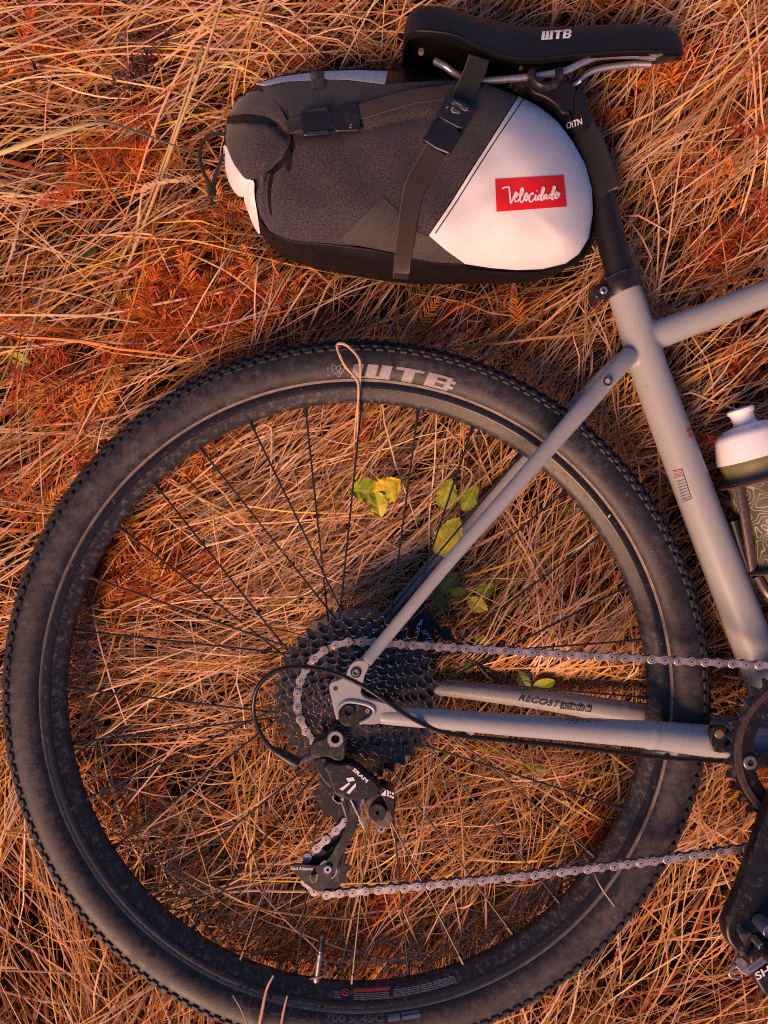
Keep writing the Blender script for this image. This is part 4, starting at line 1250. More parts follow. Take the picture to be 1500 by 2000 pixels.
for k in range(nl):
    a = at_len(tot * k / nl); b = at_len(tot * (k + 1) / nl)
    c = (a + b) / 2; ang = math.atan2(b[1] - a[1], b[0] - a[0])
    Mx = Matrix.Translation(Vector(c)) @ Matrix.Rotation(ang, 4, 'Z')
    inst('chain_link', LO if k % 2 == 0 else LI, Mx, chain)

# ---- bottle cage on the seat tube
BA = Vector((.30, -.954, 0)).normalized()             # axis of the bottle, pointing to its foot
BO = W(1445, 797, 0)                                  # tip of the nozzle
BX = Vector((-BA.y, BA.x, 0))                         # across, to the right
def bpt(along, across, z): return BO + BA * along + BX * across + Vector((0, 0, z))
cagep = thing('bottle_cage', bpt(.13, -.04, 0), parent=bike)
def ringpts(al, R, a0, a1, n=24, drop=0.0):
    out = []
    for k in range(n + 1):
        a = math.radians(a0 + (a1 - a0) * k / n)
        out.append(bpt(al + drop * k / n, -R * math.cos(a), R * math.sin(a)))
    return out
V, F = tube_geo(ringpts(.072, .0395, -150, 150, 40), .0052, 10, flat=(1.5, .45), up=tuple(BA)); mk('cage_band', V, F, M_CAGE, cagep)
V, F = tube_geo([bpt(.070, -.034, .022), bpt(.09, -.036, .021), bpt(.120, -.038, .016), bpt(.16, -.040, .008)], .0036, 10, flat=(1.3, .8)); mk('cage_bar', V, F, M_CAGE, cagep)
V, F = tube_geo([bpt(.105, -.043, .006), bpt(.135, -.043, .004), bpt(.165, -.042, .002), bpt(.19, -.041, 0)], .0065, 12); mk('cage_rail', V, F, M_BLACK, cagep)
V, F = tube_geo(ringpts(.160, .0395, -20, 160, 30, .006), .0052, 10, flat=(1.4, .5), up=tuple(BA)); mk('cage_band', V, F, M_CAGE, cagep)
C = catmull([bpt(.165, -.040, .012), bpt(.185, -.036, .016), bpt(.198, -.024, .018), bpt(.204, 0, .018), bpt(.198, .024, .016), bpt(.16, .038, .01)], 6); V, F = tube_geo(C, .0045, 10); mk('cage_foot', V, F, M_CAGE, cagep)
for al in (.085, .15):
    V, F = lathe_geo([(0, -.004), (.006, -.004), (.006, .006), (0, .006)], None, 14, axis=(bpt(al, -.046, .0), BX)); mk('cage_bolt', V, F, M_BLACK, cagep)

# ------------------------------------------------------------------ water bottle
bottle = thing('water_bottle', bpt(.20, 0, 0), 'smoky olive water bottle with white lid standing in the bottle cage', 'bottle')
V, F = lathe_geo([(0, 0), (.0112, 0), (.0130, .0015), (.0130, .0045), (.0112, .0060), (.0106, .0150), (.0118, .0170)], None, 40, axis=(BO, BA)); mk('nozzle', V, F, M_BOTTLE_W, bottle, smooth=40)
V, F = lathe_geo([(.0080, .0165), (.020, .0190), (.0280, .0225), (.0315, .0260), (.0325, .0290), (.0345, .038), (.0370, .0500), (.0372, .0510), (.0350, .0512), (.0340, .049)], None, 64, axis=(BO, BA)); mk('lid', V, F, M_BOTTLE_W, bottle, smooth=30)
V, F = lathe_geo([(.0335, .049), (.0345, .0520), (.0350, .0560), (.0340, .0600), (.0345, .0650), (.0358, .0700), (.0360, .0760)], None, 64, axis=(BO, BA)); mk('shoulder', V, F, M_OLIVE, bottle, smooth=50)
V, F = lathe_geo([(.0360, .0760), (.0362, .0780), (.0362, .120), (.0345, .126), (.0345, .134), (.0362, .140), (.0362, .190), (.034, .196), (0, .197)], None, 64, axis=(BO, BA)); mk('bottle_body', V, F, M_TOPO, bottle, smooth=50)

# ------------------------------------------------------------------ saddle bag
bag = thing('saddle_bag', W(800, 330, -.05), 'charcoal and white roll top saddle bag strapped under the saddle', 'bag')
OUT = np.array([(447, 222), (462, 196), (500, 163), (545, 148), (610, 139), (700, 135), (757, 137), (830, 139), (900, 142), (960, 152), (1013, 184), (1055, 205), (1092, 235), (1122, 275), (1147, 320), (1161, 370), (1163, 415), (1156, 468), (1138, 500), (1110, 520), (1060, 532), (1000, 536), (930, 534), (860, 536), (800, 536), (720, 526), (640, 510), (570, 495), (530, 478), (508, 458), (494, 420), (476, 388), (452, 366), (440, 330), (435, 280)], float)
OUTS = chaikin(OUT, 2)
def bag_z(P, H=.066, R=150.):
    P = np.asarray(P, float)
    d = dist_poly(P, OUTS); d = np.where(in_poly(P, OUTS), d, 0)
    t = np.clip(d / R, 0, 1)
    z = H * np.sqrt(1 - (1 - t) ** 2.0)
    # soft dents and folds of the filled cloth
    x, y = P[:, 0], P[:, 1]
    z = z + t * (.0016 * np.sin(x * .021 + y * .013 + 1) + .0012 * np.sin(x * .047 - y * .031) + .0005 * np.sin(x * .09 + y * .07) + .0009 * np.sin(x * .03 + y * .05 + 3 * np.sin(x * .013 + 1)) * np.sin(y * .021 + 2 * np.sin(x * .017)))
    # crease along the roll top, under the buckle
    yc = np.interp(x, [520, 560, 640, 720, 800, 860], [236, 262, 262, 252, 236, 222])
    k = np.clip((x - 520) / 40, 0, 1) * np.clip((880 - x) / 60, 0, 1)
    z = z - .0075 * k * np.exp(-((y - yc) / 11.0) ** 2) + .004 * k * np.exp(-((y - yc + 42) / 32.0) ** 2)
    # the strap pulls the cloth in
    xs = np.interp(y, [180, 250, 300, 400, 540], [905, 876, 838, 800, 786])
    z = z - .0045 * np.exp(-((x - xs) / 30.0) ** 2) * t
    # a fold at the rolled end
    xf = np.interp(y, [280, 330, 400, 450], [560, 528, 519, 527])
    z = z - .007 * np.exp(-((x - xf) / 8.0) ** 2) * np.clip((y - 290) / 30, 0, 1) * np.clip((440 - y) / 60, 0, 1)
    return z
V, F = patch_geo(OUTS, lambda P: bag_z(P) - .0006, 9, 0)
Vb = [(x, y, -z * .95 - .0002) for x, y, z in V]
V2, F2 = join((V, F), (Vb, [f[::-1] for f in F]))
mk('bag_body', V2, F2, M_BAGBLACK, bag, smooth=60)
def panel(name, poly, mat, off=.0008, step=7, sm=0, th=.0022, zf=None, parent=None):
    if sm: poly = chaikin(poly, sm)
    f = (lambda P: bag_z(P) + off) if zf is None else zf
    V, F = patch_geo(poly, f, step, th)
    return mk(name, V, F, mat, parent or bag, smooth=50)
panel('front_panel', [(1013, 188), (1050, 206), (1088, 236), (1118, 276), (1143, 321), (1156, 370), (1158, 415), (1150, 464), (1132, 494), (1106, 513), (1060, 524), (1010, 526), (960, 522), (908, 514), (872, 489), (838, 460), (880, 398), (920, 334), (960, 272)], M_CANVAS_W, .0012)
panel('side_panel', [(512, 172), (560, 160), (660, 156), (752, 166), (800, 160), (880, 158), (950, 166), (1010, 188), (958, 270), (918, 332), (878, 396), (836, 458), (800, 478), (770, 490), (700, 478), (620, 478), (560, 468), (525, 450), (508, 420), (498, 384), (506, 362), (538, 338), (564, 314), (578, 286), (564, 240), (524, 208)], M_CANVAS, .0006)
panel('top_panel', [(500, 163), (545, 150), (606, 142), (607, 156), (560, 158), (520, 166)], M_CANVAS_W, .0012, 5)
panel('top_panel', [(633, 139), (700, 137), (757, 139), (752, 164), (715, 159), (680, 155), (633, 154)], M_CANVAS_W, .0012, 5)
panel('corner_patch', [(747, 384), (776, 410), (786, 450), (788, 496), (720, 482), (662, 470), (700, 432)], M_PATCH, .0014)
panel('corner_patch', [(812, 452), (838, 462), (872, 491), (905, 514), (850, 512), (802, 504), (800, 470)], M_PATCH, .0014)
# stitches of the front panel: a dark double seam
for dx in (9,):
    C = np.array([(1013 + dx, 194), (969, 272), (929, 334), (889, 398), (850, 456)], float)
    C = catmull(C, 8); V, F = tube_geo(WA(C, bag_z(C) + .0013), .0006, 6); mk('seam', V, F, M_INK, bag)
C = catmull([(1016, 184), (1056, 203), (1094, 233), (1124, 273), (1149, 318), (1162, 369), (1164, 415), (1157, 468), (1139, 500), (1110, 519), (1060, 531), (1000, 533), (930, 528), (905, 518)], 6)
V, F = tube_geo(WA(C, bag_z(C) + .001), .0019, 8); mk('piping', V, F, M_BAGBLACK, bag)
C = catmull([(905, 517), (850, 514), (788, 502), (720, 488), (640, 478), (575, 472), (530, 456), (508, 430)], 6)
V, F = tube_geo(WA(C, bag_z(C) + .001), .0015, 8); mk('piping', V, F, M_BAGBLACK, bag)
# rolled end: folded flap over two white lobes
panel('roll_lining', [(437, 305), (436, 280), (446, 290), (462, 318), (482, 344), (492, 352), (484, 376), (470, 386), (452, 368), (441, 338)], M_CANVAS_W, 0, 4, 1, .0022, lambda P: bag_z(P) + .0012 + .004 * np.exp(-((P[:, 0] - 462) / 16.0) ** 2 - ((P[:, 1] - 348) / 26.0) ** 2))
panel('roll_lining', [(474, 386), (486, 352), (497, 352), (496, 380), (503, 420), (509, 462), (494, 440), (484, 412)], M_CANVAS_W, 0, 4, 1, .0022, lambda P: bag_z(P) + .0014 + .008 * np.exp(-((P[:, 0] - 490) / 9.0) ** 2 - ((P[:, 1] - 392) / 40.0) ** 2))
def flap_z(P):
    z = bag_z(P); x, y = P[:, 0], P[:, 1]
    lift = .010 * np.clip((575 - x) / 75, 0, 1) * np.clip((372 - y) / 60, 0, 1) * np.clip((y - 215) / 40, .06, 1)
    # a pleat running in from the left edge
    yl = np.interp(x, [440, 480, 520, 560], [236, 232, 236, 250])
    return z + lift - .022 * np.exp(-((y - yl) / 7.0) ** 2) * np.clip((555 - x) / 60, 0, 1) + .003 * np.exp(-((y - yl + 24) / 13.0) ** 2) + .0005 * np.sin(x * .11 + y * .05 + 2 * np.sin(y * .04)) * np.clip((560 - x) / 40, 0, 1)
panel('roll_flap', [(440, 240), (446, 222), (462, 197), (482, 180), (510, 176), (540, 200), (560, 232), (568, 268), (566, 284), (545, 312), (516, 332), (494, 346), (480, 350), (468, 336), (452, 312), (440, 280)], M_CANVAS, 0, 4, 1, .006, flap_z)
panel('fold_shade', [(528, 334), (535, 336), (529, 370), (528, 400), (531, 425), (525, 410), (522, 390), (523, 360)], M_BAGBLACK, .0016, 4, 1)  # black patch painting the shade inside the fold
panel('pull_tab', [(556, 290), (568, 290), (568, 318), (566, 334), (559, 334), (556, 316)], M_BAGBLACK, .002, 5, 1)
# webbing straps
def strap(name, pts, wpx, mat, off, th=.0018, zf=None, n=6):
    C = catmull(pts, n); T = np.gradient(C, axis=0); T /= np.linalg.norm(T, axis=1)[:, None]; N = np.stack([-T[:, 1], T[:, 0]], 1)
    wv = np.asarray(wpx, float)
    if wv.ndim: wv = np.interp(np.linspace(0, 1, len(C)), np.linspace(0, 1, len(wv)), wv)[:, None]
    rows = [C + N * wv * k / 2 for k in (-1, -.92, 0, .92, 1)]
    V = []; F = []; m = len(C)
    f = zf or bag_z
    zc = f(C)
    for r, lift in zip(rows, (-th, 0, .0003, 0, -th)):
        z = np.maximum(zc, f(r)) * .6 + zc * .4 + off + lift
        V += [tuple(v) for v in WA(r, z)]
    for a in range(4):
        for i in range(m - 1): F.append((a * m + i, a * m + i + 1, (a + 1) * m + i + 1, (a + 1) * m + i))
    return mk(name, V, F, mat, bag, smooth=50)
strap('compression_strap', [(852, 292), (832, 325), (812, 362), (800, 410), (793, 460), (786, 510), (783, 545)], [44, 44, 42, 38, 36, 33, 31], M_WEB, .0042)
def up_z(P):
    z = bag_z(P); y = P[:, 1]
    return np.maximum(z, np.interp(y, [110, 150, 200, 260], [.030, .038, .050, .05]))
strap('compression_strap', [(936, 112), (926, 142), (908, 180), (894, 214)], [42, 42, 42, 40], M_WEBK, .004, zf=up_z)
strap('side_strap', [(690, 222), (725, 212), (765, 200), (810, 188), (860, 182), (910, 172)], [30, 30, 30, 29, 28, 28], M_WEB, .0035)
strap('side_strap', [(560, 250), (578, 243), (604, 237)], [26, 28, 30], M_WEBK, .003)
strap('top_strap', [(620, 136), (620, 148), (621, 160), (622, 172)], 25, M_WEBK, .003)
# buckles
def buckle(name, cx, cy, ang, L, w, zoff, teeth=True):
    b = thing(name, W(cx, cy, float(bag_z(np.array([(cx, cy)]))[0])), parent=bag)
    ca, sa = math.cos(ang), math.sin(ang)
    def T(p): return [(cx + x * ca - y * sa, cy + x * sa + y * ca) for x, y in p]
    z0 = float(bag_z(np.array([(cx, cy)]))[0]) + zoff
    fem = [(-L / 2, -w / 2), (-L * .02, -w / 2), (-L * .02, -w * .30), (L * .04, -w * .30), (L * .04, w * .30), (-L * .02, w * .30), (-L * .02, w / 2), (-L / 2, w / 2), (-L / 2 - 3, 0)]
    male = [(L * .07, -w * .46), (L / 2, -w * .52), (L / 2 + 3, 0), (L / 2, w * .52), (L * .07, w * .46), (L * .03, w * .28), (L * .03, -w * .28)]
    plate('buckle_socket', T(fem), z0, .006, M_BUCKLE, b, bevel=.0014, step=8)
    plate('buckle_prong', T(male), z0 - .0006, .005, M_BUCKLE, b, bevel=.0012, step=8, holes=[T([(L * .30, -w * .34), (L * .36, -w * .34), (L * .36, w * .34), (L * .30, w * .34)]), T([(L * .42, -w * .34), (L * .47, -w * .34), (L * .47, w * .34), (L * .42, w * .34)])])
    for s in (-1, 1):
        V, F = tube_geo(WA(T([(-L * .40, s * w * .40), (-L * .2, s * w * .44), (-L * .06, s * w * .42)]), z0 + .0004), .0014, 8); mk('buckle_ridge', V, F, M_BUCKLE, b)
    return b
buckle('buckle', 876, 243, math.radians(-62), 100, 62, .007)
buckle('buckle', 645, 234, math.radians(-6), 112, 52, .0065)
# red label with its white script
lz = lambda P: bag_z(P) + .0020
panel('brand_label', [(967, 350), (1101, 342), (1107, 403), (970, 413)], M_RED, .0020, 8, 0, .001)
SC = [[(195, 262), (250, 240), (300, 230), (325, 248), (332, 330), (345, 450), (355, 530), (385, 470), (420, 390), (455, 322)],
      [(428, 432), (468, 402), (482, 368), (462, 350), (432, 400), (424, 458), (448, 500), (490, 482), (518, 440), (560, 370), (580, 290), (562, 254), (538, 300), (521, 400), (530, 490), (555, 516), (592, 470), (622, 372), (650, 350), (666, 400), (650, 468), (616, 474), (610, 420), (642, 402), (692, 440)],
      [(770, 366), (745, 346), (706, 390), (690, 460), (715, 506), (760, 480), (802, 420), (816, 380), (800, 440), (815, 476), (852, 430)],
      [(829, 302), (833, 310)],
      [(906, 385), (872, 390), (850, 440), (866, 466), (902, 430), (950, 330), (966, 262), (942, 244), (926, 300), (906, 400), (916, 480), (954, 440), (976, 384)],
      [(1012, 374), (976, 382), (956, 430), (976, 450), (1006, 400), (1016, 370), (1006, 430), (1030, 446), (1062, 410)],
      [(1110, 370), (1076, 372), (1056, 420), (1076, 440), (1112, 400), (1150, 310), (1162, 246), (1142, 224), (1122, 290), (1102, 390), (1115, 466), (1152, 420), (1196, 390), (1212, 350), (1192, 330), (1166, 370), (1166, 420), (1190, 440), (1222, 415), (1250, 345)]]
SCP = [[(960 + x * .10667, 340 + y * .10667) for x, y in s] for s in SC]
stroke_px('script_lettering', SCP, lambda P: bag_z(P) + .0024, .0017, M_PRINT, bag, 4)
# elastic cord and its knot at the rolled end
C = catmull([(440, 262), (420, 262), (401, 270), (391, 292), (392, 318), (400, 342), (410, 358), (414, 366)], 6)
V, F = tube_geo(WA(C, np.linspace(.02, .0, len(C))), .0019, 8); mk('elastic_cord', V, F, M_WEBK, bag)
C = catmull([(436, 300), (430, 318), (422, 340), (414, 362), (412, 378), (414, 396)], 6)
V, F = tube_geo(WA(C, np.linspace(.012, -.004, len(C))), .0019, 8); mk('elastic_cord', V, F, M_WEBK, bag)
V, F = lathe_geo([(0, -.007), (.004, -.006), (.005, 0), (.004, .006), (0, .007)], None, 14, axis=(W(413, 372, 0), Vector((.1, -1, 0)))); mk('cord_knot', V, F, M_WEBK, bag)
# black sleeve strap round the seat post
V, F = tube_px([(1140, 268, 0, 60), (1143, 276, 0, 66), (1165, 340, 0, 67), (1178, 380, 0, 66), (1181, 386, 0, 60)], 5, 26); mk('post_strap', V, F, M_WEBK, bag)

# ------------------------------------------------------------------ leaves
def leaf_geo(L, wd, fold=.35, curl=.25, teeth=.085, nu=17, nv=9):
    V = []; F = []; vein = []
    for i in range(nu):
        u = i / (nu - 1)
        w = wd * (math.sin(math.pi * min(1, u * .94 + .05)) ** .6) * (1 - .28 * u)
        w *= 1 + teeth * (1 if i % 2 else -1) * (1 + .3 * math.sin(i * 2.1))
        for j in range(nv):
            v = -1 + 2 * j / (nv - 1)
            V.append(Vector((L * (u - .03 * abs(v)), w * v, fold * wd * abs(v) - curl * L * (u - .4) ** 2 + .09 * wd * math.sin(u * 17 + abs(v) * 6) * abs(v))))
            vein.append(1.0 if j == nv // 2 else (.45 if (i + abs(j - nv // 2)) % 3 == 0 else 0.0))
    for i in range(nu - 1):
        for j in range(nv - 1): F.append((i * nv + j, i * nv + j + 1, (i + 1) * nv + j + 1, (i + 1) * nv + j))
    return V, F, vein

def sprig(label, leaves, stem, z, cat='leaf sprig'):
    z = z + (.026 if 'three-leaf' in label else .013)
    k = 1.08 if 'three-leaf' in label else .9
    leaves = [(a, b, c, d * k, e * k * 1.12, f, g) for a, b, c, d, e, f, g in leaves]
    c = W(leaves[0][0], leaves[0][1], z)
    t = thing('leaf_sprig', c, label, cat)
    for px, py, ang, Lp, wp, mat, dz in leaves:
        f = S(z); V, F, vein = leaf_geo(Lp / f, wp / 2 / f, random.uniform(.12, .4), random.uniform(.15, .45))
        R = Matrix.Translation(W(px, py, z + dz)) @ Matrix.Rotation(math.radians(ang), 4, 'Z') @ Matrix.Rotation(random.uniform(-.25, .25), 4, 'X') @ Matrix.Rotation(random.uniform(-.15, .2), 4, 'Y')
        o = mk('leaf', [R @ (v - Vector((Lp / f * .45, 0, 0))) for v in V], F, mat, t, smooth=80)
        at = o.data.attributes.new('vein', 'FLOAT', 'POINT')
        if len(o.data.vertices) == len(vein): at.data.foreach_set('value', vein)
    if stem:
        C = catmull(stem, 6); V, F = tube_geo(WA(C[:, :2], C[:, 2]), .0009, 6); mk('stem', V, F, M_LEAF_D, t)
    return t
sprig('yellow green three-leaf sprig lit between the upper spokes', [(713, 958, 175, 52, 46, M_LEAF, .0), (756, 956, 35, 56, 48, M_LEAF_Y, .002), (738, 986, -75, 46, 36, M_LEAF_M, .003)], [(737, 966, -.045), (760, 1000, -.06), (790, 1040, -.09)], -.035)
sprig('pair of dark green leaves beside the seat stay, below the yellow sprig', [(873, 966, 75, 66, 46, M_LEAF, 0), (916, 975, 60, 62, 34, M_LEAF, .004)], [(880, 1000, -.05), (895, 985, -.05), (905, 990, -.045)], -.045)
sprig('large yellow and green leaf tucked against the seat stay', [(876, 1050, 62, 92, 60, M_LEAF_M, 0)], [(850, 1085, -.05), (838, 1110, -.08)], -.040)
sprig('dull green leaf cluster under the seat stay near the cassette', [(876, 1138, 40, 56, 40, M_LEAF_D, 0), (862, 1168, -60, 50, 34, M_LEAF_D, -.004), (898, 1160, 0, 44, 32, M_LEAF_D, .002)], [(878, 1150, -.06), (900, 1200, -.09)], -.055)
sprig('two green leaves right of the seat stay foot', [(948, 1152, 20, 46, 30, M_LEAF, 0), (934, 1182, -35, 46, 34, M_LEAF_M, .003)], [(925, 1168, -.06), (905, 1200, -.09)], -.05)
sprig('small green leaf between chain and brake hose', [(940, 1252, -30, 40, 28, M_LEAF_D, 0), (915, 1300, 60, 34, 24, M_LEAF_D, 0)], [(930, 1275, -.07), (915, 1310, -.09)], -.06)
sprig('green leaves showing above the far chain stay', [(1022, 1330, 120, 44, 28, M_LEAF_D, 0), (1062, 1336, 20, 48, 30, M_LEAF, 0)], [(1040, 1350, -.08), (1042, 1365, -.09)], -.066)
sprig('small bright green leaf pair below the chain stay', [(1030, 1496, 130, 26, 20, M_LEAF, 0), (1050, 1505, -30, 30, 22, M_LEAF, .001)], [(1042, 1498, -.06), (1052, 1530, -.09)], -.052)
sprig('tiny green leaf near the lower chain run', [(1125, 1702, 10, 26, 18, M_LEAF, 0), (1105, 1570, -20, 22, 14, M_LEAF_M, -.003)], None, -.05)
sprig('dark green leaves deep in the grass below the bent seed head', [(172, 492, 80, 62, 46, M_LEAF_D, 0), (140, 520, 150, 50, 38, M_LEAF_D, -.003), (205, 515, 10, 46, 36, M_LEAF_D, -.002)], [(172, 510, -.08), (180, 560, -.1)], -.075)
sprig('green leaves half hidden by straw at the edge of the picture above the tyre', [(35, 700, 150, 60, 26, M_LEAF, 0), (60, 725, 20, 60, 22, M_LEAF_D, -.003)], [(45, 712, -.08), (60, 760, -.1)], -.065)

# ------------------------------------------------------------------ single stalks that stand out
def colour_attr(o, rgb):
    me = o.data; at = me.attributes.new('tint', 'FLOAT_COLOR', 'POINT')
    at.data.foreach_set('color', np.tile(np.array([*rgb, 1], np.float32), len(me.vertices)))
def stalk(label, pts, wpx, rgb=(.66, .46, .28), seed=None, n=8, flat=None):
    C = catmull(pts, n); P = WA(C[:, :2], C[:, 2])
    R = np.interp(np.linspace(0, 1, len(C)), np.linspace(0, 1, len(wpx)), wpx) / 2 / S(-.02)
    t = thing('grass_stalk', P[0], label, 'grass stalk')
    V, F = tube_geo(P, R, 6, flat=flat); o = mk('stem', V, F, M_STRAW, t, smooth=60); colour_attr(o, rgb)
    if seed:
        s0, s1, dens = seed; g = []; r = random.Random(len(label))
        for k in range(dens):
            u = s0 + (s1 - s0) * k / dens; i = min(len(P) - 2, int(u * (len(P) - 1)))
            p = P[i]; d = P[i + 1] - P[i]; d /= np.linalg.norm(d); a = r.uniform(0, 6.28)
            nrm = np.cross(d, (0, 0, 1)); nrm /= np.linalg.norm(nrm)
            side = nrm * math.cos(a) + np.array((0, 0, 1)) * math.sin(a)
            e = p + d * r.uniform(.003, .007) + side * r.uniform(.0015, .0032)
            g.append(tube_geo([p, (p + e) / 2 + side * .0008, e], [.0003, .0009, .0002], 4))
        V, F = join(*g); o = mk('seed_head', V, F, M_STRAW, t, smooth=60); colour_attr(o, tuple(c * .95 for c in rgb))
    return t
stalk('looped pale straw bent over the top of the tyre beside its white letters', [(690, 905, -.05), (697, 860, -.03), (699, 800, .004), (704, 720, .030), (697, 694, .034), (676, 674, .030), (660, 672, .027), (660, 684, .028), (674, 715, .031), (697, 742, .026), (700, 775, .016), (694, 830, -.01), (690, 900, -.045)], [3.5, 4.5, 5.5, 5, 4.5, 3], (.62, .40, .26))
stalk('long straight golden stalk crossing the upper corner, thicker of the pair', [(440, -20, .02), (400, 110, .01), (360, 220, 0), (300, 390, -.02), (245, 530, -.04), (190, 660, -.06)], [5, 6.5, 7, 7, 6], (.66, .44, .20))
stalk('golden stalk with fluffy seed head running beside the long straight stalk', [(395, 90, 0), (378, 140, -.002), (350, 230, -.01), (300, 370, -.025), (240, 500, -.04), (170, 640, -.06)], [5, 5, 6, 6, 5], (.62, .42, .21), (.0, .16, 60))
stalk('bent seed head arching beside the rolled end of the bag', [(378, 346, -.005), (340, 352, 0), (300, 358, .0), (280, 372, -.004), (274, 405, -.015), (262, 480, -.04), (240, 560, -.06)], [5, 5, 5, 5, 4.5], (.66, .42, .22), (0, .55, 110))
stalk('pale fuzzy seed head lying low beside the left edge of the grass', [(55, 396, -.02), (40, 430, -.025), (28, 480, -.035), (5, 545, -.05)], [4, 5, 5, 4], (.58, .36, .26), (0, .8, 70))
stalk('broad green and buff leaf blade arching in from the picture edge', [(-30, 310, .10), (40, 285, .11), (120, 258, .11), (200, 240, .10), (280, 262, .06), (385, 302, -.02)], [9, 9, 8, 6, 6, 3], (.60, .46, .22), flat=(1, .6))
stalk('thin straw with hooked tip curling beside the valve', [(500, 1730, -.02), (560, 1800, -.015), (610, 1845, -.010), (636, 1880, -.004), (632, 1905, .012), (605, 1912, .014)], [3.4, 3.4, 3.2, 3, 2.5], (.60, .38, .26))
stalk('thin curved straw reaching from the spokes round the green leaves', [(700, 1110, -.04), (780, 1070, -.03), (850, 1010, -.02), (900, 968, -.016), (922, 930, -.016), (905, 910, -.018), (870, 908, -.024), (820, 916, -.035)], [3.5, 4, 4, 4, 3, 2.5], (.62, .45, .20))
stalk('stiff broken stalk poking up past the bottom of the tyre, taller one', [(500, 2040, .030), (512, 1975, .031), (521, 1932, .031), (534, 1905, .033)], [6, 6, 5, 3], (.60, .36, .22))
stalk('stiff broken stalk poking up past the bottom of the tyre, shorter one', [(545, 2030, .029), (553, 1980, .030), (561, 1945, .031)], [5, 5, 3], (.56, .34, .21))
stalk('thin straw leaning across the tyre wall near the valve', [(455, 1944, .028), (470, 1970, .029), (492, 2020, .029)], [3, 3, 3], (.60, .38, .25))
stalk('pale straw crossing the lower tyre below the chain', [(1140, 1670, -.02), (1160, 1706, .016), (1175, 1735, .026), (1200, 1770, .028)], [2.5, 2.5, 2.5, 2], (.62, .44, .34))
stalk('kinked straw caught inside the upper rim near a spoke', [(528, 1015, -.035), (530, 900, -.03), (531, 845, -.025), (524, 831, -.022), (508, 832, -.022), (470, 860, -.03)], [4, 4.5, 4.5, 4, 3], (.64, .43, .29))
stalk('pale curved straw beside the inner rim at the picture\'s left', [(229, 982, -.012), (233, 1010, -.016), (255, 1060, -.025), (300, 1120, -.04)], [3, 4, 4, 3], (.64, .43, .29))
stalk('straight straw leaning on the rim near the seat stay', [(1192, 1005, .016), (1160, 1045, -.01), (1090, 1110, -.03), (1020, 1180, -.05)], [3, 4, 4, 4], (.62, .40, .27))

# ------------------------------------------------------------------ rusty dry weeds and dark seed clusters (uncountable: one object each)
def tuft_mesh(name, spots, per, Lr, wr, pal, zr, seed, label, category, curl=1.2):
    r = np.random.default_rng(seed)
    X = []; Fq = []; Cc = []; b = 0
    for px, py, rad, num in spots:
        for k in range(int(per * num)):
            a = r.uniform(0, 6.28); d = rad * math.sqrt(r.random())
            z = r.uniform(*zr); c = np.array(W(px + d * math.cos(a), py + d * math.sin(a) * .8, z))
            th = r.uniform(0, 6.28); L = r.uniform(*Lr); w = r.uniform(*wr) / 2; K = 4
            hd = th + np.linspace(0, 1, K) * r.normal(0, curl); st = L / (K - 1)
            P = np.zeros((K, 3)); P[:, 0] = np.cumsum(np.cos(hd)) * st; P[:, 1] = np.cumsum(np.sin(hd)) * st; P[:, 2] = np.linspace(0, 1, K) * r.normal(0, .4) * L
            P += c; wp = w * np.array([.6, 1, .8, .15]); N = np.stack([-np.sin(hd), np.cos(hd), np.full(K, r.uniform(-.6, .6))], 1) * wp[:, None]
            X += [P - N, P + N]; col = pal[r.integers(len(pal))] * r.uniform(.65, 1.25)
            Cc += [np.tile(np.append(col, 1), (2 * K, 1))]
            for i in range(K - 1): Fq.append((b + i, b + i + 1, b + K + i + 1, b + K + i))
            b += 2 * K
    V = np.vstack(X); me = bpy.data.meshes.new(name); me.from_pydata(V.tolist(), [], Fq); me.shade_smooth()
    at = me.attributes.new('tint', 'FLOAT_COLOR', 'POINT'); at.data.foreach_set('color', np.vstack(Cc).astype(np.float32).ravel())
    me.materials.append(M_STRAW)
    o = bpy.data.objects.new(name, me); COL.objects.link(o); o['kind'] = 'stuff'; o['label'] = label; o['category'] = category
    return o
tuft_mesh('dried_weeds', RUSTY, 135, (.006, .022), (.0008, .0021), RUST, (-.085, -.030), 21, 'feathery rust red dried weeds scattered through the grass', 'weeds')
DARK = np.array([(.11, .045, .035), (.15, .06, .045), (.08, .035, .03), (.20, .09, .06)])
spots = [(240, 70, 22, .8), (310, 50, 22, .8), (270, 120, 26, 1.2), (255, 150, 22, 1), (300, 90, 20, .7), (230, 170, 18, .6), (330, 60, 18, .5), (130, 305, 16, .5), (230, 320, 18, .7), (170, 310, 16, .5), (480, 10, 20, .8), (560, 40, 18, .5), (590, 60, 20, .7), (530, 45, 14, .4), (400, 120, 20, .5), (30, 20, 25, .6), (60, 150, 18, .5), (340, 375, 16, .5), (880, 30, 18, .4), (255, 530, 20, .6), (60, 140, 20, .5)]
tuft_mesh('seed_clusters', spots, 70, (.004, .009), (.0016, .0034), DARK, (-.075, -.03), 22, 'dark brown withered seed clusters above the bag', 'seed heads', .6)
GREEN = np.array([(.075, .085, .015), (.11, .12, .02), (.15, .15, .025), (.05, .06, .015)])
spots = [(930, 875, 50, 1.6), (1000, 1130, 50, 1.0), (960, 1200, 50, .8), (620, 565, 30, .6), (30, 690, 40, 1.0), (200, 590, 40, .5), (130, 510, 50, .8), (770, 1640, 30, .7), (370, 1370, 40, .7), (500, 1380, 30, .6), (700, 1120, 40, .6), (1190, 960, 40, .6), (1100, 1030, 50, .7), (650, 1080, 40, .4), (80, 800, 40, .5), (880, 1300, 40, .8), (600, 1000, 40, .3), (1240, 1650, 30, .3), (370, 230, 26, .4), (380, 200, 20, .3)]
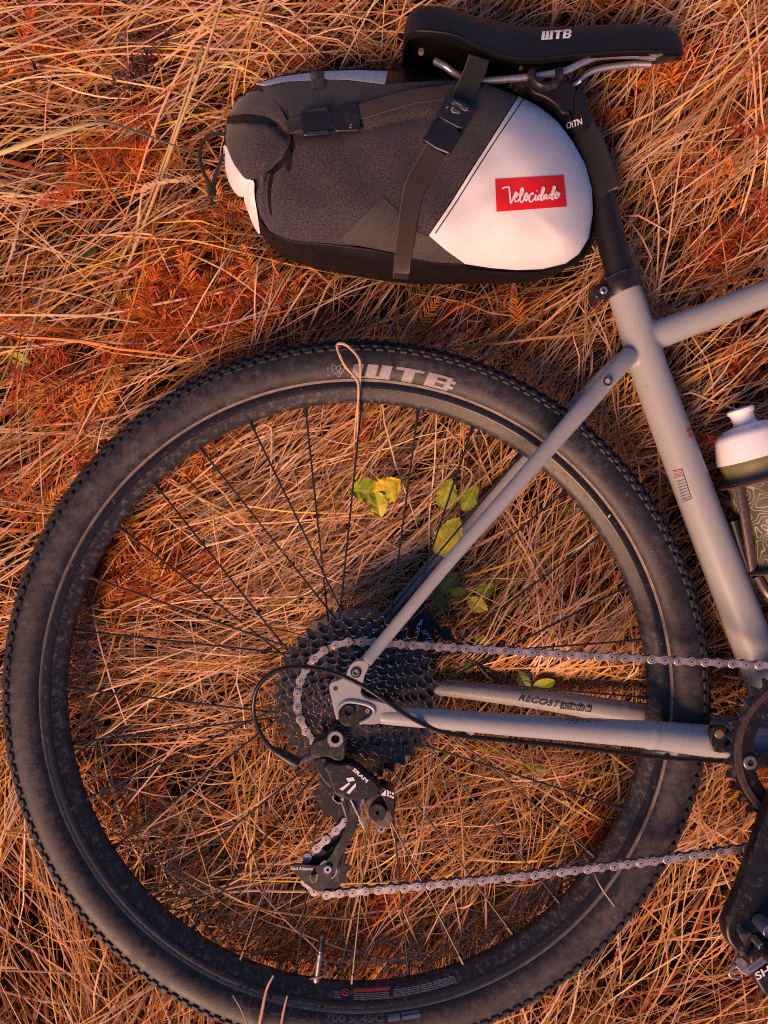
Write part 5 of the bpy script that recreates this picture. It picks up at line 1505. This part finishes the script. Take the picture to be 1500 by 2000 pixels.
tuft_mesh('green_undergrowth', spots, 120, (.008, .026), (.0008, .0018), GREEN, (-.095, -.055), 23, 'fine green shoots low between the straw', 'undergrowth')


# feathery fronds of the rusty weeds: a stem with paired leaflets
def fronds():
    r = random.Random(31); V = []; F = []; C = []
    def strip(p, d, n, L, w, col, lift):
        b = len(V)
        for t, k in ((0, .5), (.45, 1), (1, .12)):
            c = p + d * (L * t) + np.array((0, 0, lift * L * t * (1 - .8 * t)))
            V.append(tuple(c - n * w * k)); V.append(tuple(c + n * w * k)); C.extend([(*col, 1)] * 2)
        F.append((b, b + 1, b + 3, b + 2)); F.append((b + 2, b + 3, b + 5, b + 4))
    for px, py, rad, k in RUSTY:
        for q in range(max(1, int(k * 4))):
            a = r.uniform(0, 6.283); z = r.uniform(-.050, -.026)
            p = np.array(W(px + r.uniform(-rad, rad), py + r.uniform(-rad, rad) * .8, z)); L = r.uniform(.025, .065); bend = r.uniform(-.9, .9)
            col0 = RUST[r.randrange(len(RUST))] * r.uniform(.7, 1.15); m = int(L / .0035)
            for i in range(m):
                t = i / m; aa = a + bend * t; d = np.array((math.cos(aa), math.sin(aa), r.uniform(-.1, .1))); n = np.array((-d[1], d[0], 0))
                strip(p, d, n, L / m * 1.25, .0005, tuple(col0 * .8), 0)
                for s in (-1, 1):
                    ang = aa + s * r.uniform(.7, 1.1); e = np.array((math.cos(ang), math.sin(ang), r.uniform(-.3, .3))); ne = np.array((-e[1], e[0], r.uniform(-.3, .3)))
                    strip(p, e, ne, (.013 * math.sin(math.pi * min(1, t * .8 + .2)) + .002) * r.uniform(.7, 1.1), .0009, tuple(col0 * r.uniform(.8, 1.25)), .4)
                p = p + d * (L / m)
    me = bpy.data.meshes.new('dried_weeds'); me.from_pydata(V, [], F); me.materials.append(M_STRAW)
    at = me.attributes.new('tint', 'FLOAT_COLOR', 'POINT'); at.data.foreach_set('color', np.array(C, np.float32).ravel())
    o = bpy.data.objects.new('dried_weeds', me); COL.objects.link(o); o['kind'] = 'stuff'; o['label'] = 'rust orange feathery fronds lying on the straw'; o['category'] = 'weeds'
fronds()
